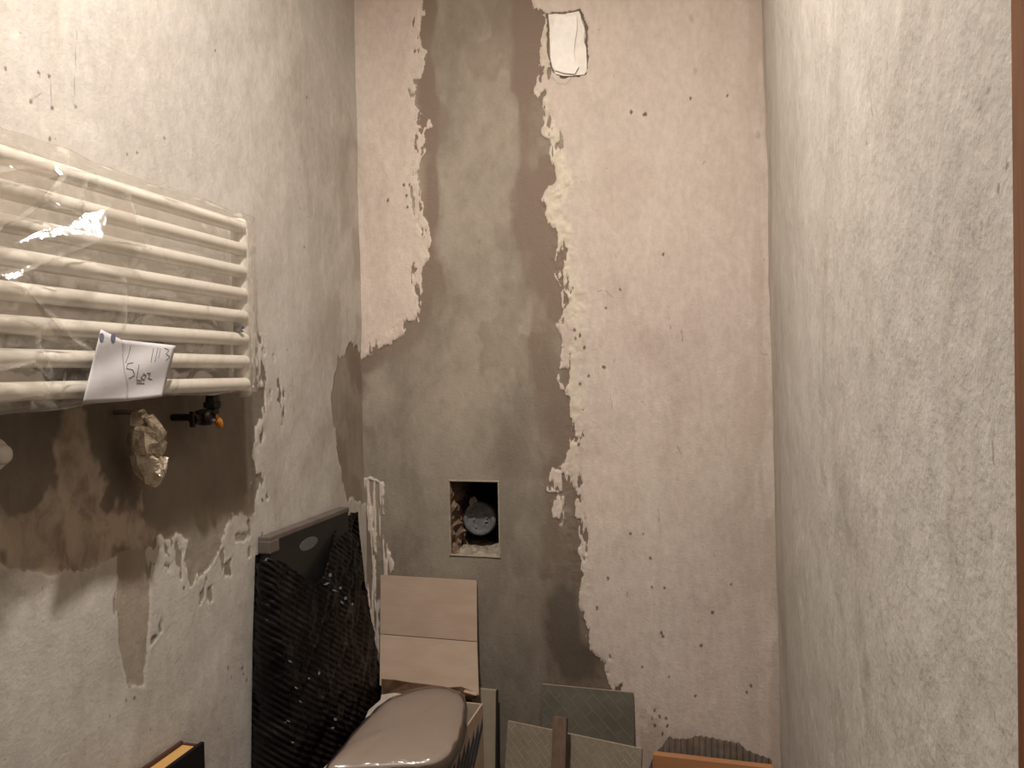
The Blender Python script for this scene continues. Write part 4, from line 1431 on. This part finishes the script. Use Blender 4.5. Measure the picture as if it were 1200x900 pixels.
# orange-brown board in the right corner
t = NT('orange_laminate')
on_ = t.noise(10, 6, (0.4, 4, 4), 0.6, 0.6)
m_oran = t.set(col=t.mix(t.ramp(on_, 0.3, 0.7), (0.35, 0.155, 0.065), (0.42, 0.195, 0.085)), rough=0.55)
oa, ob = at((767, 880.5), 1, 1.668), at((906, 897.5), 1, 1.668)
obd = thing('laminate_board', 'orange brown board standing on edge in the right corner', 'board', (oa.x, 1.66, 0))
zo = (oa.z + ob.z) / 2
box_obj('panel', (oa.x, 1.655, 0.0005), (XR - 0.012, 1.673, zo), m_oran, obd, 0.0015)
box_obj('edge_band', (oa.x - 0.003, 1.6555, 0.001), (oa.x, 1.6725, zo - 0.002), m_oran, obd)

# torn ribbed scrap behind it
sp = [(760, 900), (768, 882), (778, 872), (783, 863), (790, 866), (800, 865), (807, 866), (815, 862), (822, 862.5), (835, 865), (850, 868), (866, 871), (870, 874), (874, 879),
      (885, 883), (900, 888), (908, 893), (908, 912), (760, 912)]
scr = thing('cardboard_scrap', 'torn brown ribbed strip standing behind the orange board', 'cardboard', (0, 1.69, 0))
top = [at(p, 1, 1.700) for p in sp[:-2]]
xs_ = np.linspace(top[0].x, min(top[-1].x, XR - 0.012), 90)
txs, tzs = [p.x for p in top], [p.z for p in top]
vv, ff = [], []
for i, x in enumerate(xs_):
    zt2 = float(np.interp(x, txs, tzs)) + random.uniform(-0.0012, 0.0012)
    yy = 1.699 + 0.0028 * math.sin(x * 2 * math.pi / 0.0135)
    vv += [(x, yy, zt2), (x, yy, 0.0005), (x, yy + 0.003, zt2), (x, yy + 0.003, 0.0005)]
for i in range(len(xs_) - 1):
    a, b = i * 4, (i + 1) * 4
    ff += [(a, b, b + 1, a + 1), (a + 2, a + 3, b + 3, b + 2), (a, a + 2, b + 2, b)]
m_scrap = simple('ribbed_scrap_brown', (0.20, 0.150, 0.115), 0.9, 0.2, 40, 0.001)
mesh_obj('ribbed_sheet', vv, ff, m_scrap, scr)

# ------------------------------------------------------------------ slim case at the foot of the left wall
m_case = simple('black_case', (0.006, 0.005, 0.005), 0.6, 0.2, 40, spec=0.2)
m_gold = NT('orange_lining')
gn = m_gold.noise(10, 3)
m_gold = m_gold.set(col=m_gold.mix(m_gold.ramp(gn, 0.3, 0.7), (0.46, 0.22, 0.085), (0.50, 0.30, 0.09)), rough=0.6)
m_maroon = simple('maroon_rim', (0.055, 0.018, 0.014), 0.5, 0.2)
ct = at((215, 868), 0, XL + 0.012)
ZT = ct.z
case = thing('slim_case', 'black slim case with an orange edge at the foot of the left wall', 'case', (XL + 0.04, 0.85, 0))
c2 = at((239, 869), 0, XL + 0.052)
box_obj('lid_panel', (XL + 0.006, 0.52, 0.001), (XL + 0.012, ct.y, ZT), m_maroon, case, 0.001)
box_obj('lining', (XL + 0.012, 0.522, 0.002), (XL + 0.046, ct.y - 0.002, ZT - 0.006), m_gold, case)
box_obj('front_panel', (XL + 0.046, 0.52, 0.001), (XL + 0.053, c2.y, c2.z), m_case, case, 0.001)
box_obj('end_panel', (XL + 0.012, ct.y - 0.002, 0.001), (XL + 0.046, ct.y + 0.003, ZT - 0.004), m_maroon, case)

# ------------------------------------------------------------------ put every Empty at its thing's base
bpy.context.view_layer.update()
for o in list(C.objects):
    if o.type == 'EMPTY' and o.name in BASE:
        b = BASE[o.name]
        o.location = b
        for ch in o.children:
            ch.matrix_parent_inverse = Matrix.Translation(-b)
bpy.context.view_layer.update()
